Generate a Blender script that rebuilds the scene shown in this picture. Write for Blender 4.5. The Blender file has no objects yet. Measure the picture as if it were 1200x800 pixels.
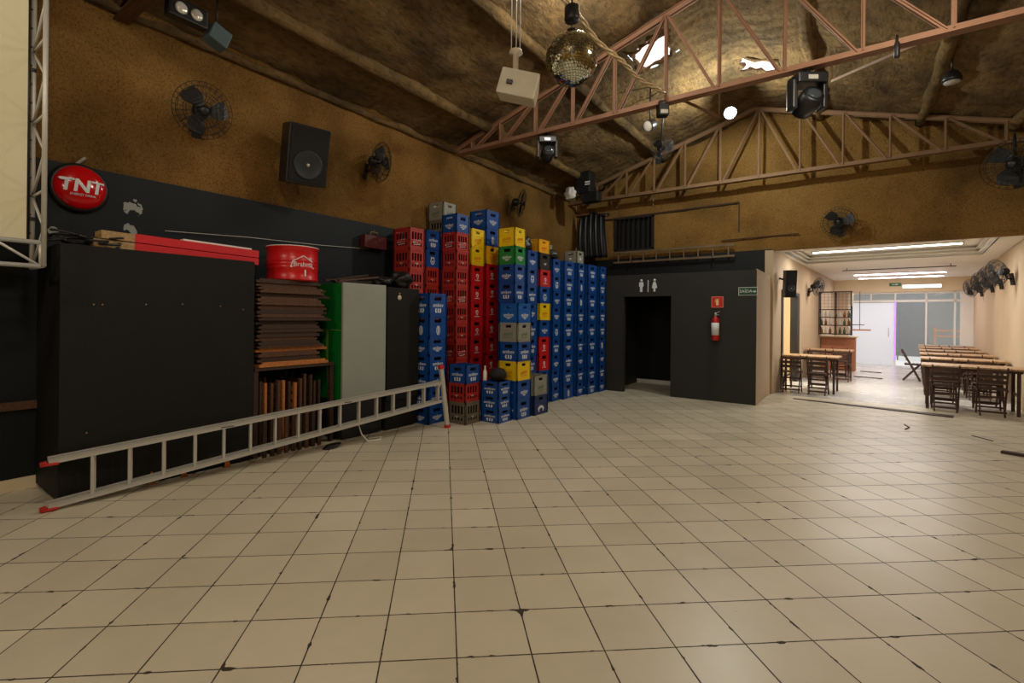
import bpy, bmesh, math, random
from mathutils import Vector, Matrix, noise
random.seed(7)
R = math.radians
PI = math.pi
scene = bpy.context.scene
COL = scene.collection

# ------------------------------------------------------------------ camera
cam_d = bpy.data.cameras.new('camera')
cam = bpy.data.objects.new('camera', cam_d)
COL.objects.link(cam)
cam_d.sensor_width = 36.0
cam_d.lens = 575.0 / 1200.0 * 36.0
cam_d.shift_x = (600 - 569) / 1200.0
cam_d.shift_y = -(400 - 371) / 1200.0
cam_d.clip_end = 200
cam.matrix_world = (Matrix.Translation((0, 0, 1.55)) @ Matrix.Rotation(math.atan2(.6, .8), 4, 'Z')
                    @ Matrix.Rotation(PI / 2, 4, 'X') @ Matrix.Rotation(0.010, 4, 'Z'))
scene.camera = cam

# ------------------------------------------------------------------ view and world
scene.view_settings.view_transform = 'Standard'
scene.view_settings.look = 'None'
scene.view_settings.exposure = 0.0
scene.view_settings.gamma = 1.0
scene.view_settings.use_curve_mapping = False
world = bpy.data.worlds.new('world')
scene.world = world
world.use_nodes = True
wb = world.node_tree.nodes['Background']
wb.inputs[0].default_value = (0.93, 0.96, 1.0, 1)
wb.inputs[1].default_value = 2.4

PHI = R(4.3)                       # the front room is slightly skewed to the hall
AX = Vector((math.cos(PHI), -math.sin(PHI), 0)); AY = Vector((math.sin(PHI), math.cos(PHI), 0))
AO = Vector((-1.35, 11.8, 0))
def AN(u, w, z=0):
    return AO + AX * u + AY * w + Vector((0, 0, z))
MA = Matrix.Translation(AO) @ Matrix.Rotation(-PHI, 4, 'Z')

def light(name, kind, loc, energy, color=(1, 1, 1), size=.3, size_y=None, rot=None, spot=None):
    d = bpy.data.lights.new(name, kind)
    d.energy = energy; d.color = color
    if kind == 'AREA':
        d.size = size
        if size_y: d.shape = 'RECTANGLE'; d.size_y = size_y
    else:
        d.shadow_soft_size = size
    if spot: d.spot_size = spot; d.spot_blend = .6
    o = bpy.data.objects.new(name, d)
    o.location = loc
    if rot: o.rotation_euler = rot
    COL.objects.link(o)
    return o
WARM = (1, .90, .74)
# hall flood lamps, then unseen ones added as fill (fixtures built further down)
LAMPS = [(-1.75, 9.3, 5.05, 170, (.95, 1, .93), .05), (-2.5, 5.3, 5.35, 75, (1, .95, .85), .12),
         (.6, 5.2, 4.7, 130, WARM, .2), (-1.0, .6, 4.9, 165, WARM, .25),  # from here on unseen lamps, added to brighten the hall evenly
         (1.2, -1.6, 3.6, 100, WARM, .25), (-3.6, -1.6, 4.3, 115, WARM, .25)]
for i, (x, y, z, e, c, s) in enumerate(LAMPS):
    light('flood_and_fill_light', 'POINT', (x, y, z), e, c, s)
# front room: light of the ceiling tubes, and a fill without a tube
def alight(u, w, z, sx, sy, e, c):
    o = light('tube_and_fill_light', 'AREA', AN(u, w, z), e, c, sx, sy)
    o.rotation_euler = (0, 0, -PHI)
alight(1.65, 1.65, 3.05, 2.4, .12, 85, (1, .97, .93))
alight(1.85, 7.4, 2.95, 2.1, .08, 60, (1, .88, .9))
alight(1.85, 9.0, 2.95, 2.1, .08, 55, (1, .9, .92))
alight(1.65, 4.4, 2.95, 2.1, .1, 55, (1, .9, .8))  # added fill, no tube is built at this one

# ------------------------------------------------------------------ materials
def lin(c):
    return tuple(((v / 12.92) if v <= .04045 else ((v + .055) / 1.055) ** 2.4) for v in c)
def rgb(r, g, b): return lin((r / 255, g / 255, b / 255)) + (1,)
def new_mat(name):
    m = bpy.data.materials.new(name); m.use_nodes = True
    return m, m.node_tree.nodes, m.node_tree.links, m.node_tree.nodes['Principled BSDF']
def mat(name, c, rough=.6, metal=0, var=.12, scale=6, bump=0, bscale=40, alpha=None, spec=.5, trans=0):
    m, N, L, B = new_mat(name)
    B.inputs['Roughness'].default_value = rough
    B.inputs['Metallic'].default_value = metal
    B.inputs['Specular IOR Level'].default_value = spec
    if trans: B.inputs['Transmission Weight'].default_value = trans
    tc = N.new('ShaderNodeTexCoord')
    nz = N.new('ShaderNodeTexNoise'); nz.inputs['Scale'].default_value = scale; nz.inputs['Detail'].default_value = 4
    L.new(tc.outputs['Object'], nz.inputs['Vector'])
    mx = N.new('ShaderNodeMix'); mx.data_type = 'RGBA'
    mx.inputs[6].default_value = tuple(v * (1 - var) for v in c[:3]) + (1,)
    mx.inputs[7].default_value = tuple(min(1, v * (1 + var)) for v in c[:3]) + (1,)
    L.new(nz.outputs['Fac'], mx.inputs[0]); L.new(mx.outputs[2], B.inputs['Base Color'])
    if bump:
        n2 = N.new('ShaderNodeTexNoise'); n2.inputs['Scale'].default_value = bscale; n2.inputs['Detail'].default_value = 5
        L.new(tc.outputs['Object'], n2.inputs['Vector'])
        bp = N.new('ShaderNodeBump'); bp.inputs['Strength'].default_value = bump; bp.inputs['Distance'].default_value = .02
        L.new(n2.outputs['Fac'], bp.inputs['Height']); L.new(bp.outputs['Normal'], B.inputs['Normal'])
    return m
def ramp(N, stops):
    r = N.new('ShaderNodeValToRGB'); e = r.color_ramp.elements
    e[0].position, e[0].color = stops[0]; e[1].position, e[1].color = stops[-1]
    for p, c in stops[1:-1]:
        x = e.new(p); x.color = c
    return r
def emis(name, c, s):
    m, N, L, B = new_mat(name)
    B.inputs['Base Color'].default_value = c
    B.inputs['Emission Color'].default_value = c; B.inputs['Emission Strength'].default_value = s
    return m

def foam_mat():
    m, N, L, B = new_mat('sprayed_foam')
    B.inputs['Roughness'].default_value = .95; B.inputs['Specular IOR Level'].default_value = .15
    tc = N.new('ShaderNodeTexCoord')
    big = N.new('ShaderNodeTexNoise'); big.inputs['Scale'].default_value = .9; big.inputs['Detail'].default_value = 5
    sm = N.new('ShaderNodeTexNoise'); sm.inputs['Scale'].default_value = 48; sm.inputs['Detail'].default_value = 6; sm.inputs['Roughness'].default_value = .7
    L.new(tc.outputs['Object'], big.inputs['Vector']); L.new(tc.outputs['Object'], sm.inputs['Vector'])
    r1 = ramp(N, [(.3, rgb(122, 92, 50)), (.5, rgb(160, 120, 64)), (.72, rgb(184, 142, 80))])
    r2 = ramp(N, [(.33, (.42, .4, .38, 1)), (.5, (.9, .9, .9, 1)), (.7, (1.1, 1.08, 1.0, 1))])
    L.new(big.outputs['Fac'], r1.inputs[0]); L.new(sm.outputs['Fac'], r2.inputs[0])
    mx = N.new('ShaderNodeMix'); mx.data_type = 'RGBA'; mx.blend_type = 'MULTIPLY'; mx.inputs[0].default_value = 1
    L.new(r1.outputs[0], mx.inputs[6]); L.new(r2.outputs[0], mx.inputs[7]); L.new(mx.outputs[2], B.inputs['Base Color'])
    bp = N.new('ShaderNodeBump'); bp.inputs['Strength'].default_value = 1; bp.inputs['Distance'].default_value = .05
    L.new(sm.outputs['Fac'], bp.inputs['Height']); L.new(bp.outputs['Normal'], B.inputs['Normal'])
    return m
def roof_mat():
    m, N, L, B = new_mat('sprayed_foam_roof')
    B.inputs['Roughness'].default_value = .95; B.inputs['Specular IOR Level'].default_value = .15
    tc = N.new('ShaderNodeTexCoord')
    mp = N.new('ShaderNodeMapping'); mp.inputs['Scale'].default_value = (1.6, .7, 1)
    big = N.new('ShaderNodeTexNoise'); big.inputs['Scale'].default_value = 1.4; big.inputs['Detail'].default_value = 6
    sm = N.new('ShaderNodeTexNoise'); sm.inputs['Scale'].default_value = 11; sm.inputs['Detail'].default_value = 7; sm.inputs['Roughness'].default_value = .7
    L.new(tc.outputs['Object'], mp.inputs[0]); L.new(mp.outputs[0], big.inputs['Vector']); L.new(mp.outputs[0], sm.inputs['Vector'])
    r1 = ramp(N, [(.3, rgb(84, 68, 46)), (.5, rgb(120, 97, 64)), (.75, rgb(150, 120, 76))])
    r2 = ramp(N, [(.3, (.45, .44, .42, 1)), (.5, (.9, .9, .9, 1)), (.72, (1.15, 1.1, 1, 1))])
    L.new(big.outputs['Fac'], r1.inputs[0]); L.new(sm.outputs['Fac'], r2.inputs[0])
    mx = N.new('ShaderNodeMix'); mx.data_type = 'RGBA'; mx.blend_type = 'MULTIPLY'; mx.inputs[0].default_value = 1
    L.new(r1.outputs[0], mx.inputs[6]); L.new(r2.outputs[0], mx.inputs[7]); L.new(mx.outputs[2], B.inputs['Base Color'])
    wv = N.new('ShaderNodeTexWave'); wv.bands_direction = 'Y'; wv.inputs['Scale'].default_value = 1.1; wv.inputs['Distortion'].default_value = 9; wv.inputs['Detail'].default_value = 3
    L.new(tc.outputs['Object'], wv.inputs['Vector'])
    ad = N.new('ShaderNodeMath'); ad.operation = 'MULTIPLY_ADD'; L.new(wv.outputs['Fac'], ad.inputs[0]); ad.inputs[1].default_value = .3; L.new(sm.outputs['Fac'], ad.inputs[2])
    bp = N.new('ShaderNodeBump'); bp.inputs['Strength'].default_value = .9; bp.inputs['Distance'].default_value = .07
    L.new(ad.outputs[0], bp.inputs['Height']); L.new(bp.outputs['Normal'], B.inputs['Normal'])
    return m
def tile_mat(name, ts, org, ang, base, base2, grout, gw, rough, dirt=.5):
    m, N, L, B = new_mat(name)
    tc = N.new('ShaderNodeTexCoord')
    mp = N.new('ShaderNodeMapping'); mp.vector_type = 'POINT'
    c, s = math.cos(-ang), math.sin(-ang)
    # rotate by -ang then shift so that org falls on a lattice point, then scale to tiles
    ox, oy = org[0] * c - org[1] * s, org[0] * s + org[1] * c
    mp.inputs['Rotation'].default_value = (0, 0, -ang)
    mp.inputs['Location'].default_value = (-ox, -oy, 0)
    L.new(tc.outputs['Object'], mp.inputs[0])
    sx = N.new('ShaderNodeSeparateXYZ'); L.new(mp.outputs[0], sx.inputs[0])
    def M(op, a, b=None):
        n = N.new('ShaderNodeMath'); n.operation = op
        for i, v in enumerate((a, b)):
            if v is None: continue
            if isinstance(v, (int, float)): n.inputs[i].default_value = v
            else: L.new(v, n.inputs[i])
        return n.outputs[0]
    tsx, tsy = ts if isinstance(ts, tuple) else (ts, ts)
    tx = M('DIVIDE', sx.outputs[0], tsx); ty = M('DIVIDE', sx.outputs[1], tsy)
    def edge(t, ts_):
        f = M('FRACT', t); d = M('MINIMUM', f, M('SUBTRACT', 1.0, f)); return M('MULTIPLY', d, ts_)
    wob = N.new('ShaderNodeTexNoise'); wob.inputs['Scale'].default_value = 5; wob.inputs['Detail'].default_value = 8; wob.inputs['Roughness'].default_value = .75
    L.new(tc.outputs['Object'], wob.inputs['Vector'])
    d = M('MINIMUM', edge(tx, tsx), edge(ty, tsy))
    chip = N.new('ShaderNodeTexNoise'); chip.inputs['Scale'].default_value = 9; chip.inputs['Detail'].default_value = 4
    L.new(tc.outputs['Object'], chip.inputs['Vector'])
    cw = M('MULTIPLY', M('MAXIMUM', M('SUBTRACT', chip.outputs['Fac'], .6), 0.0), .09)
    w = M('ADD', M('MULTIPLY', wob.outputs['Fac'], gw * 1.4), M('ADD', cw, gw * .3))
    g = M('LESS_THAN', d, w)
    # per tile tone
    idx = N.new('ShaderNodeCombineXYZ'); L.new(M('FLOOR', tx), idx.inputs[0]); L.new(M('FLOOR', ty), idx.inputs[1])
    wn = N.new('ShaderNodeTexWhiteNoise'); L.new(idx.outputs[0], wn.inputs[0])
    n1 = N.new('ShaderNodeTexNoise'); n1.inputs['Scale'].default_value = 1.3; n1.inputs['Detail'].default_value = 7; n1.inputs['Roughness'].default_value = .65
    L.new(tc.outputs['Object'], n1.inputs['Vector'])
    f = M('ADD', M('MULTIPLY', wn.outputs[0], .35), M('MULTIPLY', n1.outputs['Fac'], .75))
    mx = N.new('ShaderNodeMix'); mx.data_type = 'RGBA'; mx.inputs[6].default_value = base; mx.inputs[7].default_value = base2
    L.new(f, mx.inputs[0])
    # small specks of dirt
    sp = N.new('ShaderNodeTexVoronoi'); sp.inputs['Scale'].default_value = 3.2; sp.inputs['Randomness'].default_value = 1
    L.new(tc.outputs['Object'], sp.inputs['Vector'])
    s1 = M('LESS_THAN', sp.outputs['Distance'], M('MULTIPLY', wob.outputs['Fac'], .05 * dirt))
    ms = N.new('ShaderNodeMix'); ms.data_type = 'RGBA'; ms.inputs[7].default_value = rgb(70, 58, 44)
    L.new(s1, ms.inputs[0]); L.new(mx.outputs[2], ms.inputs[6])
    mg = N.new('ShaderNodeMix'); mg.data_type = 'RGBA'; mg.inputs[7].default_value = grout
    L.new(g, mg.inputs[0]); L.new(ms.outputs[2], mg.inputs[6]); L.new(mg.outputs[2], B.inputs['Base Color'])
    rr = M('ADD', M('MULTIPLY', n1.outputs['Fac'], .3), rough - .15)
    rr = M('ADD', rr, M('MULTIPLY', g, .4)); L.new(rr, B.inputs['Roughness'])
    h = M('MULTIPLY', M('SUBTRACT', 1.0, g), 1.0)
    bp = N.new('ShaderNodeBump'); bp.inputs['Strength'].default_value = .5; bp.inputs['Distance'].default_value = .004
    L.new(h, bp.inputs['Height']); L.new(bp.outputs['Normal'], B.inputs['Normal'])
    return m
def wood_mat(name, c1, c2, sc=(2, 30, 30), rough=.6):
    m, N, L, B = new_mat(name)
    B.inputs['Roughness'].default_value = rough
    tc = N.new('ShaderNodeTexCoord'); mp = N.new('ShaderNodeMapping'); mp.inputs['Scale'].default_value = sc
    nz = N.new('ShaderNodeTexNoise'); nz.inputs['Scale'].default_value = 1.5; nz.inputs['Detail'].default_value = 6
    L.new(tc.outputs['Object'], mp.inputs[0]); L.new(mp.outputs[0], nz.inputs['Vector'])
    r = ramp(N, [(.3, c1), (.7, c2)]); L.new(nz.outputs['Fac'], r.inputs[0]); L.new(r.outputs[0], B.inputs['Base Color'])
    return m
M_foam = foam_mat(); M_roof = roof_mat()
HEAD = math.atan2(.6, .8) + 0.0842
M_floor = tile_mat('floor_tiles', .344, (-1.429, 1.714), HEAD, rgb(184, 174, 150), rgb(224, 214, 190), rgb(58, 48, 36), .0035, .36)
M_afloor = tile_mat('front_room_tiles', (.9, .16), (0, 11.8), -PHI, rgb(192, 189, 182), rgb(212, 209, 202), rgb(130, 126, 118), .0015, .25, .3)
M_black = mat('black_wall_paint', rgb(21, 24, 26), .6, spec=.25, bump=.12, bscale=60, var=.25, scale=2)
def scuffed():
    m = mat('black_wall_paint_scuffed', rgb(21, 27, 31), .55, spec=.25, bump=.12, bscale=60, var=.25, scale=2)
    N, L = m.node_tree.nodes, m.node_tree.links; B = N['Principled BSDF']
    tc = N.new('ShaderNodeTexCoord'); src = B.inputs['Base Color'].links[0].from_socket
    nz = N.new('ShaderNodeTexNoise'); nz.inputs['Scale'].default_value = 16; nz.inputs['Detail'].default_value = 6
    L.new(tc.outputs['Object'], nz.inputs['Vector'])
    fac = None
    for p, r in (((-5.84, 1.83, 2.62), .11), ((-5.84, 1.80, 2.40), .09), ((-5.84, 1.22, 2.30), .06)):
        d = N.new('ShaderNodeVectorMath'); d.operation = 'DISTANCE'; d.inputs[1].default_value = p; L.new(tc.outputs['Object'], d.inputs[0])
        a = N.new('ShaderNodeMath'); a.operation = 'DIVIDE'; a.inputs[1].default_value = r * 2.4; L.new(d.outputs['Value'], a.inputs[0])
        b = N.new('ShaderNodeMath'); b.operation = 'SUBTRACT'; L.new(nz.outputs['Fac'], b.inputs[0]); L.new(a.outputs[0], b.inputs[1])
        c = N.new('ShaderNodeMath'); c.operation = 'GREATER_THAN'; c.inputs[1].default_value = .26; L.new(b.outputs[0], c.inputs[0])
        if fac is None: fac = c.outputs[0]
        else:
            e = N.new('ShaderNodeMath'); e.operation = 'MAXIMUM'; L.new(fac, e.inputs[0]); L.new(c.outputs[0], e.inputs[1]); fac = e.outputs[0]
    mx = N.new('ShaderNodeMix'); mx.data_type = 'RGBA'; mx.inputs[7].default_value = rgb(150, 155, 150)
    L.new(fac, mx.inputs[0]); L.new(src, mx.inputs[6]); L.new(mx.outputs[2], B.inputs['Base Color'])
    return m
M_scuff = scuffed()
M_ply = mat('black_painted_plywood', rgb(24, 24, 23), .65, spec=.25, bump=.1, bscale=30, var=.2, scale=3)
M_wc = mat('charcoal_panel', rgb(47, 47, 45), .6, spec=.3, bump=.06, bscale=30, var=.12, scale=2)
M_beige = mat('beige_wall', rgb(186, 164, 134), .8, var=.12, scale=1.5, bump=.15, bscale=25)
M_cream = mat('cream_paint', rgb(226, 208, 172), .7, var=.06, scale=2)
M_white = mat('white_paint', rgb(232, 230, 222), .6, var=.04)
M_screen = mat('screen_fabric', rgb(214, 206, 172), .8, var=.05, scale=1.5)
M_alu = mat('brushed_aluminium', rgb(196, 194, 186), .42, .3, var=.1, scale=20)
M_steel_d = mat('dark_steel', rgb(46, 44, 42), .45, .5)
M_truss = mat('primer_painted_steel', rgb(146, 106, 80), .65, .1, var=.25, scale=5)
M_truss_far = mat('dusty_painted_steel', rgb(128, 96, 66), .7, .1, var=.25, scale=5)
M_blackpl = mat('black_plastic', rgb(26, 27, 29), .4)
M_blackmt = mat('matte_black', rgb(18, 18, 19), .8)
M_rubber = mat('rubber', rgb(30, 28, 26), .85)
M_glass = mat('lens_glass', rgb(225, 225, 215), .12, .3)
M_lensd = mat('dark_lens', rgb(70, 78, 84), .15, .2)
M_wred = mat('gloss_red_metal', rgb(205, 24, 30), .3, var=.06)
M_redboard = mat('red_board', rgb(208, 22, 34), .5, var=.06)
M_palewood = wood_mat('pale_wood', rgb(150, 120, 78), rgb(190, 160, 110))
M_darkwood = wood_mat('dark_wood', rgb(42, 28, 20), rgb(70, 47, 33))
M_midwood = wood_mat('brown_wood', rgb(64, 41, 28), rgb(100, 65, 42))
M_orangewood = wood_mat('orange_wood', rgb(160, 92, 42), rgb(196, 128, 66))
M_tabletop = wood_mat('table_wood', rgb(140, 104, 72), rgb(206, 170, 124), (30, 3, 3), .4)
M_chair = wood_mat('chair_wood', rgb(46, 30, 22), rgb(84, 56, 40))
M_oldwood = wood_mat('old_ladder_wood', rgb(92, 72, 50), rgb(130, 104, 74))
M_text = mat('white_print', rgb(222, 226, 230), .5, var=.03)
M_orange_print = mat('orange_print', rgb(214, 84, 22), .5, var=.03)
M_green_print = mat('green_print', rgb(70, 120, 70), .5, var=.03)
M_redplast = mat('red_end_cap', rgb(190, 44, 36), .5)
CR = {'blue': mat('blue_crate_plastic', rgb(12, 72, 150), .42, var=.14, scale=3),
      'navy': mat('navy_crate_plastic', rgb(24, 46, 96), .42, var=.14, scale=3),
      'lightblue': mat('bright_blue_crate_plastic', rgb(14, 92, 176), .42, var=.1, scale=3),
      'red': mat('red_crate_plastic', rgb(196, 24, 30), .42, var=.12, scale=3),
      'oldred': mat('faded_red_crate_plastic', rgb(170, 42, 34), .5, var=.16, scale=3),
      'yellow': mat('yellow_crate_plastic', rgb(236, 200, 22), .42, var=.07, scale=3),
      'amber': mat('amber_crate_plastic', rgb(238, 172, 24), .42, var=.07, scale=3),
      'green': mat('green_crate_plastic', rgb(22, 128, 56), .42, var=.1, scale=3),
      'grey': mat('grey_crate_plastic', rgb(146, 144, 134), .5, var=.12, scale=3),
      'brown': mat('greybrown_crate_plastic', rgb(112, 104, 86), .5, var=.15, scale=3),
      'black': mat('black_crate_plastic', rgb(38, 40, 40), .5, var=.12, scale=3)}
M_inner = mat('crate_interior', rgb(30, 22, 16), .6)

# ------------------------------------------------------------------ mesh helpers
class MB:
    def __init__(s, M=None):
        s.v = []; s.f = []; s.M = M; s.sm = []
    def add(s, vs, fs, smooth=False):
        n = len(s.v)
        for p in vs:
            p = Vector(p)
            s.v.append(s.M @ p if s.M else p)
        for f in fs:
            s.f.append([n + i for i in f]); s.sm.append(smooth)
        return s
    def box(s, a, b, T=None):
        x0, y0, z0 = a; x1, y1, z1 = b
        vs = [(x0, y0, z0), (x1, y0, z0), (x1, y1, z0), (x0, y1, z0), (x0, y0, z1), (x1, y0, z1), (x1, y1, z1), (x0, y1, z1)]
        if T: vs = [T @ Vector(p) for p in vs]
        return s.add(vs, [(0, 3, 2, 1), (4, 5, 6, 7), (0, 1, 5, 4), (1, 2, 6, 5), (2, 3, 7, 6), (3, 0, 4, 7)])
    def cbox(s, c, d, T=None):
        return s.box([c[i] - d[i] / 2 for i in range(3)], [c[i] + d[i] / 2 for i in range(3)], T)
    def bevbox(s, a, b, r=.01, T=None):
        bm = bmesh.new(); bmesh.ops.create_cube(bm, size=1)
        for v in bm.verts:
            v.co = Vector([(a[i] + b[i]) / 2 + v.co[i] * (b[i] - a[i]) for i in range(3)])
        bmesh.ops.bevel(bm, geom=bm.edges[:], offset=r, segments=2, affect='EDGES', profile=.6)
        bm.verts.ensure_lookup_table()
        vs = [T @ v.co if T else v.co.copy() for v in bm.verts]; fs = [[v.index for v in f.verts] for f in bm.faces]
        bm.verts.index_update(); fs = [[v.index for v in f.verts] for f in bm.faces]
        bm.free(); return s.add(vs, fs)
    def bar(s, p, q, w, h=None, up=(0, 0, 1)):
        """rectangular bar from p to q, w across, h along up"""
        h = h or w; p = Vector(p); q = Vector(q); d = (q - p).normalized(); u = Vector(up)
        if abs(d.dot(u)) > .98: u = Vector((1, 0, 0)) if abs(d.x) < .9 else Vector((0, 1, 0))
        a = d.cross(u).normalized(); b = a.cross(d).normalized()
        vs = []
        for e in (p, q):
            for i, j in ((-1, -1), (1, -1), (1, 1), (-1, 1)): vs.append(e + a * i * w / 2 + b * j * h / 2)
        return s.add(vs, [(0, 3, 2, 1), (4, 5, 6, 7), (0, 1, 5, 4), (1, 2, 6, 5), (2, 3, 7, 6), (3, 0, 4, 7)])
    def tube(s, pts, r, n=8, closed=False, caps=True):
        pts = [Vector(p) for p in pts]; rings = []; m = len(pts)
        prev = None
        for i, p in enumerate(pts):
            if closed: d = pts[(i + 1) % m] - pts[i - 1]
            else: d = pts[min(i + 1, m - 1)] - pts[max(i - 1, 0)]
            d.normalize()
            if prev is None:
                a = d.orthogonal().normalized()
            else:
                a = (prev - d * prev.dot(d)).normalized()
            prev = a; b = d.cross(a)
            rr = r[i] if isinstance(r, (list, tuple)) else r
            rings.append([p + (a * math.cos(t) + b * math.sin(t)) * rr for t in (2 * PI * k / n for k in range(n))])
        vs = [v for g in rings for v in g]; fs = []
        for i in range(m if closed else m - 1):
            j = (i + 1) % m
            for k in range(n):
                fs.append((i * n + k, i * n + (k + 1) % n, j * n + (k + 1) % n, j * n + k))
        if caps and not closed:
            fs.append(tuple(range(n))[::-1]); fs.append(tuple((m - 1) * n + k for k in range(n)))
        return s.add(vs, fs, True)
    def lathe(s, prof, n=24, T=None, smooth=True):
        """profile of (radius, height) revolved about z"""
        vs = []; fs = []
        for r, z in prof:
            for k in range(n):
                t = 2 * PI * k / n; p = Vector((r * math.cos(t), r * math.sin(t), z)); vs.append(T @ p if T else p)
        for i in range(len(prof) - 1):
            for k in range(n):
                fs.append((i * n + k, i * n + (k + 1) % n, (i + 1) * n + (k + 1) % n, (i + 1) * n + k))
        fs.append(tuple(range(n))[::-1]); fs.append(tuple((len(prof) - 1) * n + k for k in range(n)))
        return s.add(vs, fs, smooth)
    def prism(s, poly, z0, z1, T=None):
        n = len(poly)
        vs = [(x, y, z0) for x, y in poly] + [(x, y, z1) for x, y in poly]
        if T: vs = [T @ Vector(p) for p in vs]
        return s.add(vs, [tuple(range(n))[::-1], tuple(range(n, 2 * n))] + [(i, (i + 1) % n, n + (i + 1) % n, n + i) for i in range(n)])
    def lump(s, c, d, seed=0, amp=.25, n=14):
        """a creased bag-like lump"""
        vs = []; fs = []; c = Vector(c); m = n * 2
        for i in range(n + 1):
            th = PI * i / n
            for k in range(m):
                ph = 2 * PI * k / m
                u = Vector((math.sin(th) * math.cos(ph), math.sin(th) * math.sin(ph), math.cos(th)))
                g = 1 + amp * noise.noise(u * 1.7 + Vector((seed * 3.1, 0, 0))) + amp * .8 * abs(noise.noise(u * 4 + Vector((0, seed * 2.7, 0))))
                p = Vector((u.x * d[0] / 2, u.y * d[1] / 2, u.z * d[2] / 2)) * g
                if p.z < -d[2] * .42: p.z = -d[2] * .42
                vs.append(c + p)
        for i in range(n):
            for k in range(m):
                fs.append((i * m + k, (i + 1) * m + k, (i + 1) * m + (k + 1) % m, i * m + (k + 1) % m))
        return s.add(vs, fs, True)
    def build(s, name, m, parent=None):
        me = bpy.data.meshes.new(name); me.from_pydata([tuple(v) for v in s.v], [], s.f); me.update()
        me.polygons.foreach_set('use_smooth', s.sm)
        me.materials.append(m)
        o = bpy.data.objects.new(name, me); COL.objects.link(o)
        if parent: o.parent = parent
        return o

def thing(name, label, cat, loc=(0, 0, 0), rot=(0, 0, 0), group=None):
    o = bpy.data.objects.new(name, None); COL.objects.link(o); o.empty_display_size = .1
    o.location = loc; o.rotation_euler = rot; o['label'] = label; o['category'] = cat
    if group: o['group'] = group
    return o
def tag(o, label, cat, group=None):
    o['label'] = label; o['category'] = cat
    if group: o['group'] = group
    return o
def struct(name, mb, m):
    o = mb.build(name, m); o['kind'] = 'structure'; return o
def dup(root, loc, rot=None, label=None, group=None):
    r = root.copy(); COL.objects.link(r); r.location = loc
    if rot is not None: r.rotation_euler = rot
    if label: r['label'] = label
    if group: r['group'] = group
    for ch in list(root.children):
        c = ch.copy(); COL.objects.link(c); c.parent = r
        for g in list(ch.children):
            d = g.copy(); COL.objects.link(d); d.parent = c
    return r
_tcache = {}
def text_geo(txt, size, depth=.003):
    key = (txt, size, depth)
    if key not in _tcache:
        c = bpy.data.curves.new('lettering', 'FONT'); c.body = txt; c.size = size; c.extrude = depth; c.resolution_u = 2
        c.align_x = 'CENTER'; c.align_y = 'CENTER'
        o = bpy.data.objects.new('lettering', c); COL.objects.link(o)
        dg = bpy.context.evaluated_depsgraph_get(); me = o.evaluated_get(dg).to_mesh()
        g = ([v.co.copy() for v in me.vertices], [tuple(p.vertices) for p in me.polygons])
        o.evaluated_get(dg).to_mesh_clear(); bpy.data.objects.remove(o); bpy.data.curves.remove(c)
        _tcache[key] = g
    return _tcache[key]
# frames that lay flat (x right, y up) artwork on a wall that faces +X or -Y
def face_px(x, y, z): # looks towards +X: right of the artwork is +Y
    return Matrix(((0, 0, 1, x), (1, 0, 0, y), (0, 1, 0, z), (0, 0, 0, 1)))
def face_my(x, y, z): # looks towards -Y: right of the artwork is +X
    return Matrix(((1, 0, 0, x), (0, 0, -1, y), (0, 1, 0, z), (0, 0, 0, 1)))

# ------------------------------------------------------------------ the setting
XL, XR, YB, YF = -5.88, 2.62, -3.6, 11.8
RX, RZ, SL = -1.65, 5.93, .30
def roofz(x): return RZ - SL * abs(x - RX)
EL, ER = roofz(XL), roofz(XR)
fl = MB(); fl.box((XL - .2, YB - .2, -.1), (XR + .2, YF, 0)); struct('floor', fl, M_floor)
fa = MB()
A0 = [AN(-.05, -.0), AN(3.9, 0), AN(3.9, 10.5), AN(-2.2, 10.5)]
fa.prism([(-1.6, 11.8), (2.82, 11.8), (AN(3.9, 0)[0] + .2, 11.8), (AN(3.9, 10.5)[0], AN(3.9, 10.5)[1]), (AN(-2.4, 10.5)[0], AN(-2.4, 10.5)[1]), (-3.4, 11.8)], -.1, 0)
struct('floor', fa, M_afloor)
fw = MB(); fw.box((XL, 11.8, -.1), (-3.4, 12.0, 0)); struct('floor', fw, M_floor)

def lumpy_plane(o, U, V, nu, nv, amp, sc, nrm, holes=(), seed=0):
    """grid o + U*s + V*t displaced along nrm; holes = [(s0,s1,t0,t1)]"""
    mb = MB(); o = Vector(o); U = Vector(U); V = Vector(V); nrm = Vector(nrm)
    vs = []; fs = []
    for j in range(nv + 1):
        for i in range(nu + 1):
            p = o + U * (i / nu) + V * (j / nv)
            k = noise.fractal(p * sc + Vector((seed, 0, 0)), 1.0, 2.0, 4)
            vs.append(p + nrm * k * amp)
    for j in range(nv):
        for i in range(nu):
            s, t = (i + .5) / nu, (j + .5) / nv
            if any(h[0] < s < h[1] and h[2] < t < h[3] for h in holes): continue
            a = j * (nu + 1) + i
            fs.append((a, a + 1, a + nu + 2, a + nu + 1))
    mb.add(vs, fs, True)
    return mb
# left wall: sprayed foam above, black painted lower part
mb = lumpy_plane((XL, YB, 2.0), (0, YF - YB + .1, 0), (0, 0, EL + .12 - 2.0), 150, 30, .035, 2.2, (1, 0, 0)); struct('wall_left', mb, M_foam)
mb = MB(); mb.box((XL - .2, YB, 0), (XL + .045, YF, 2.93)); struct('wall_left', mb, M_scuff)
mb = MB(); mb.box((XR, YB, 0), (XR + .2, YF - .05, ER + .1)); struct('wall_right', mb, M_foam)
mb = MB(); mb.prism([(XL - .2, 0), (XR + .2, 0), (XR + .2, ER), (RX, RZ + .05), (XL - .2, EL)], 0, .2, Matrix(((1, 0, 0, 0), (0, 0, -1, YB), (0, 1, 0, 0), (0, 0, 0, 1)))); struct('wall_rear', mb, M_foam)
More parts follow.
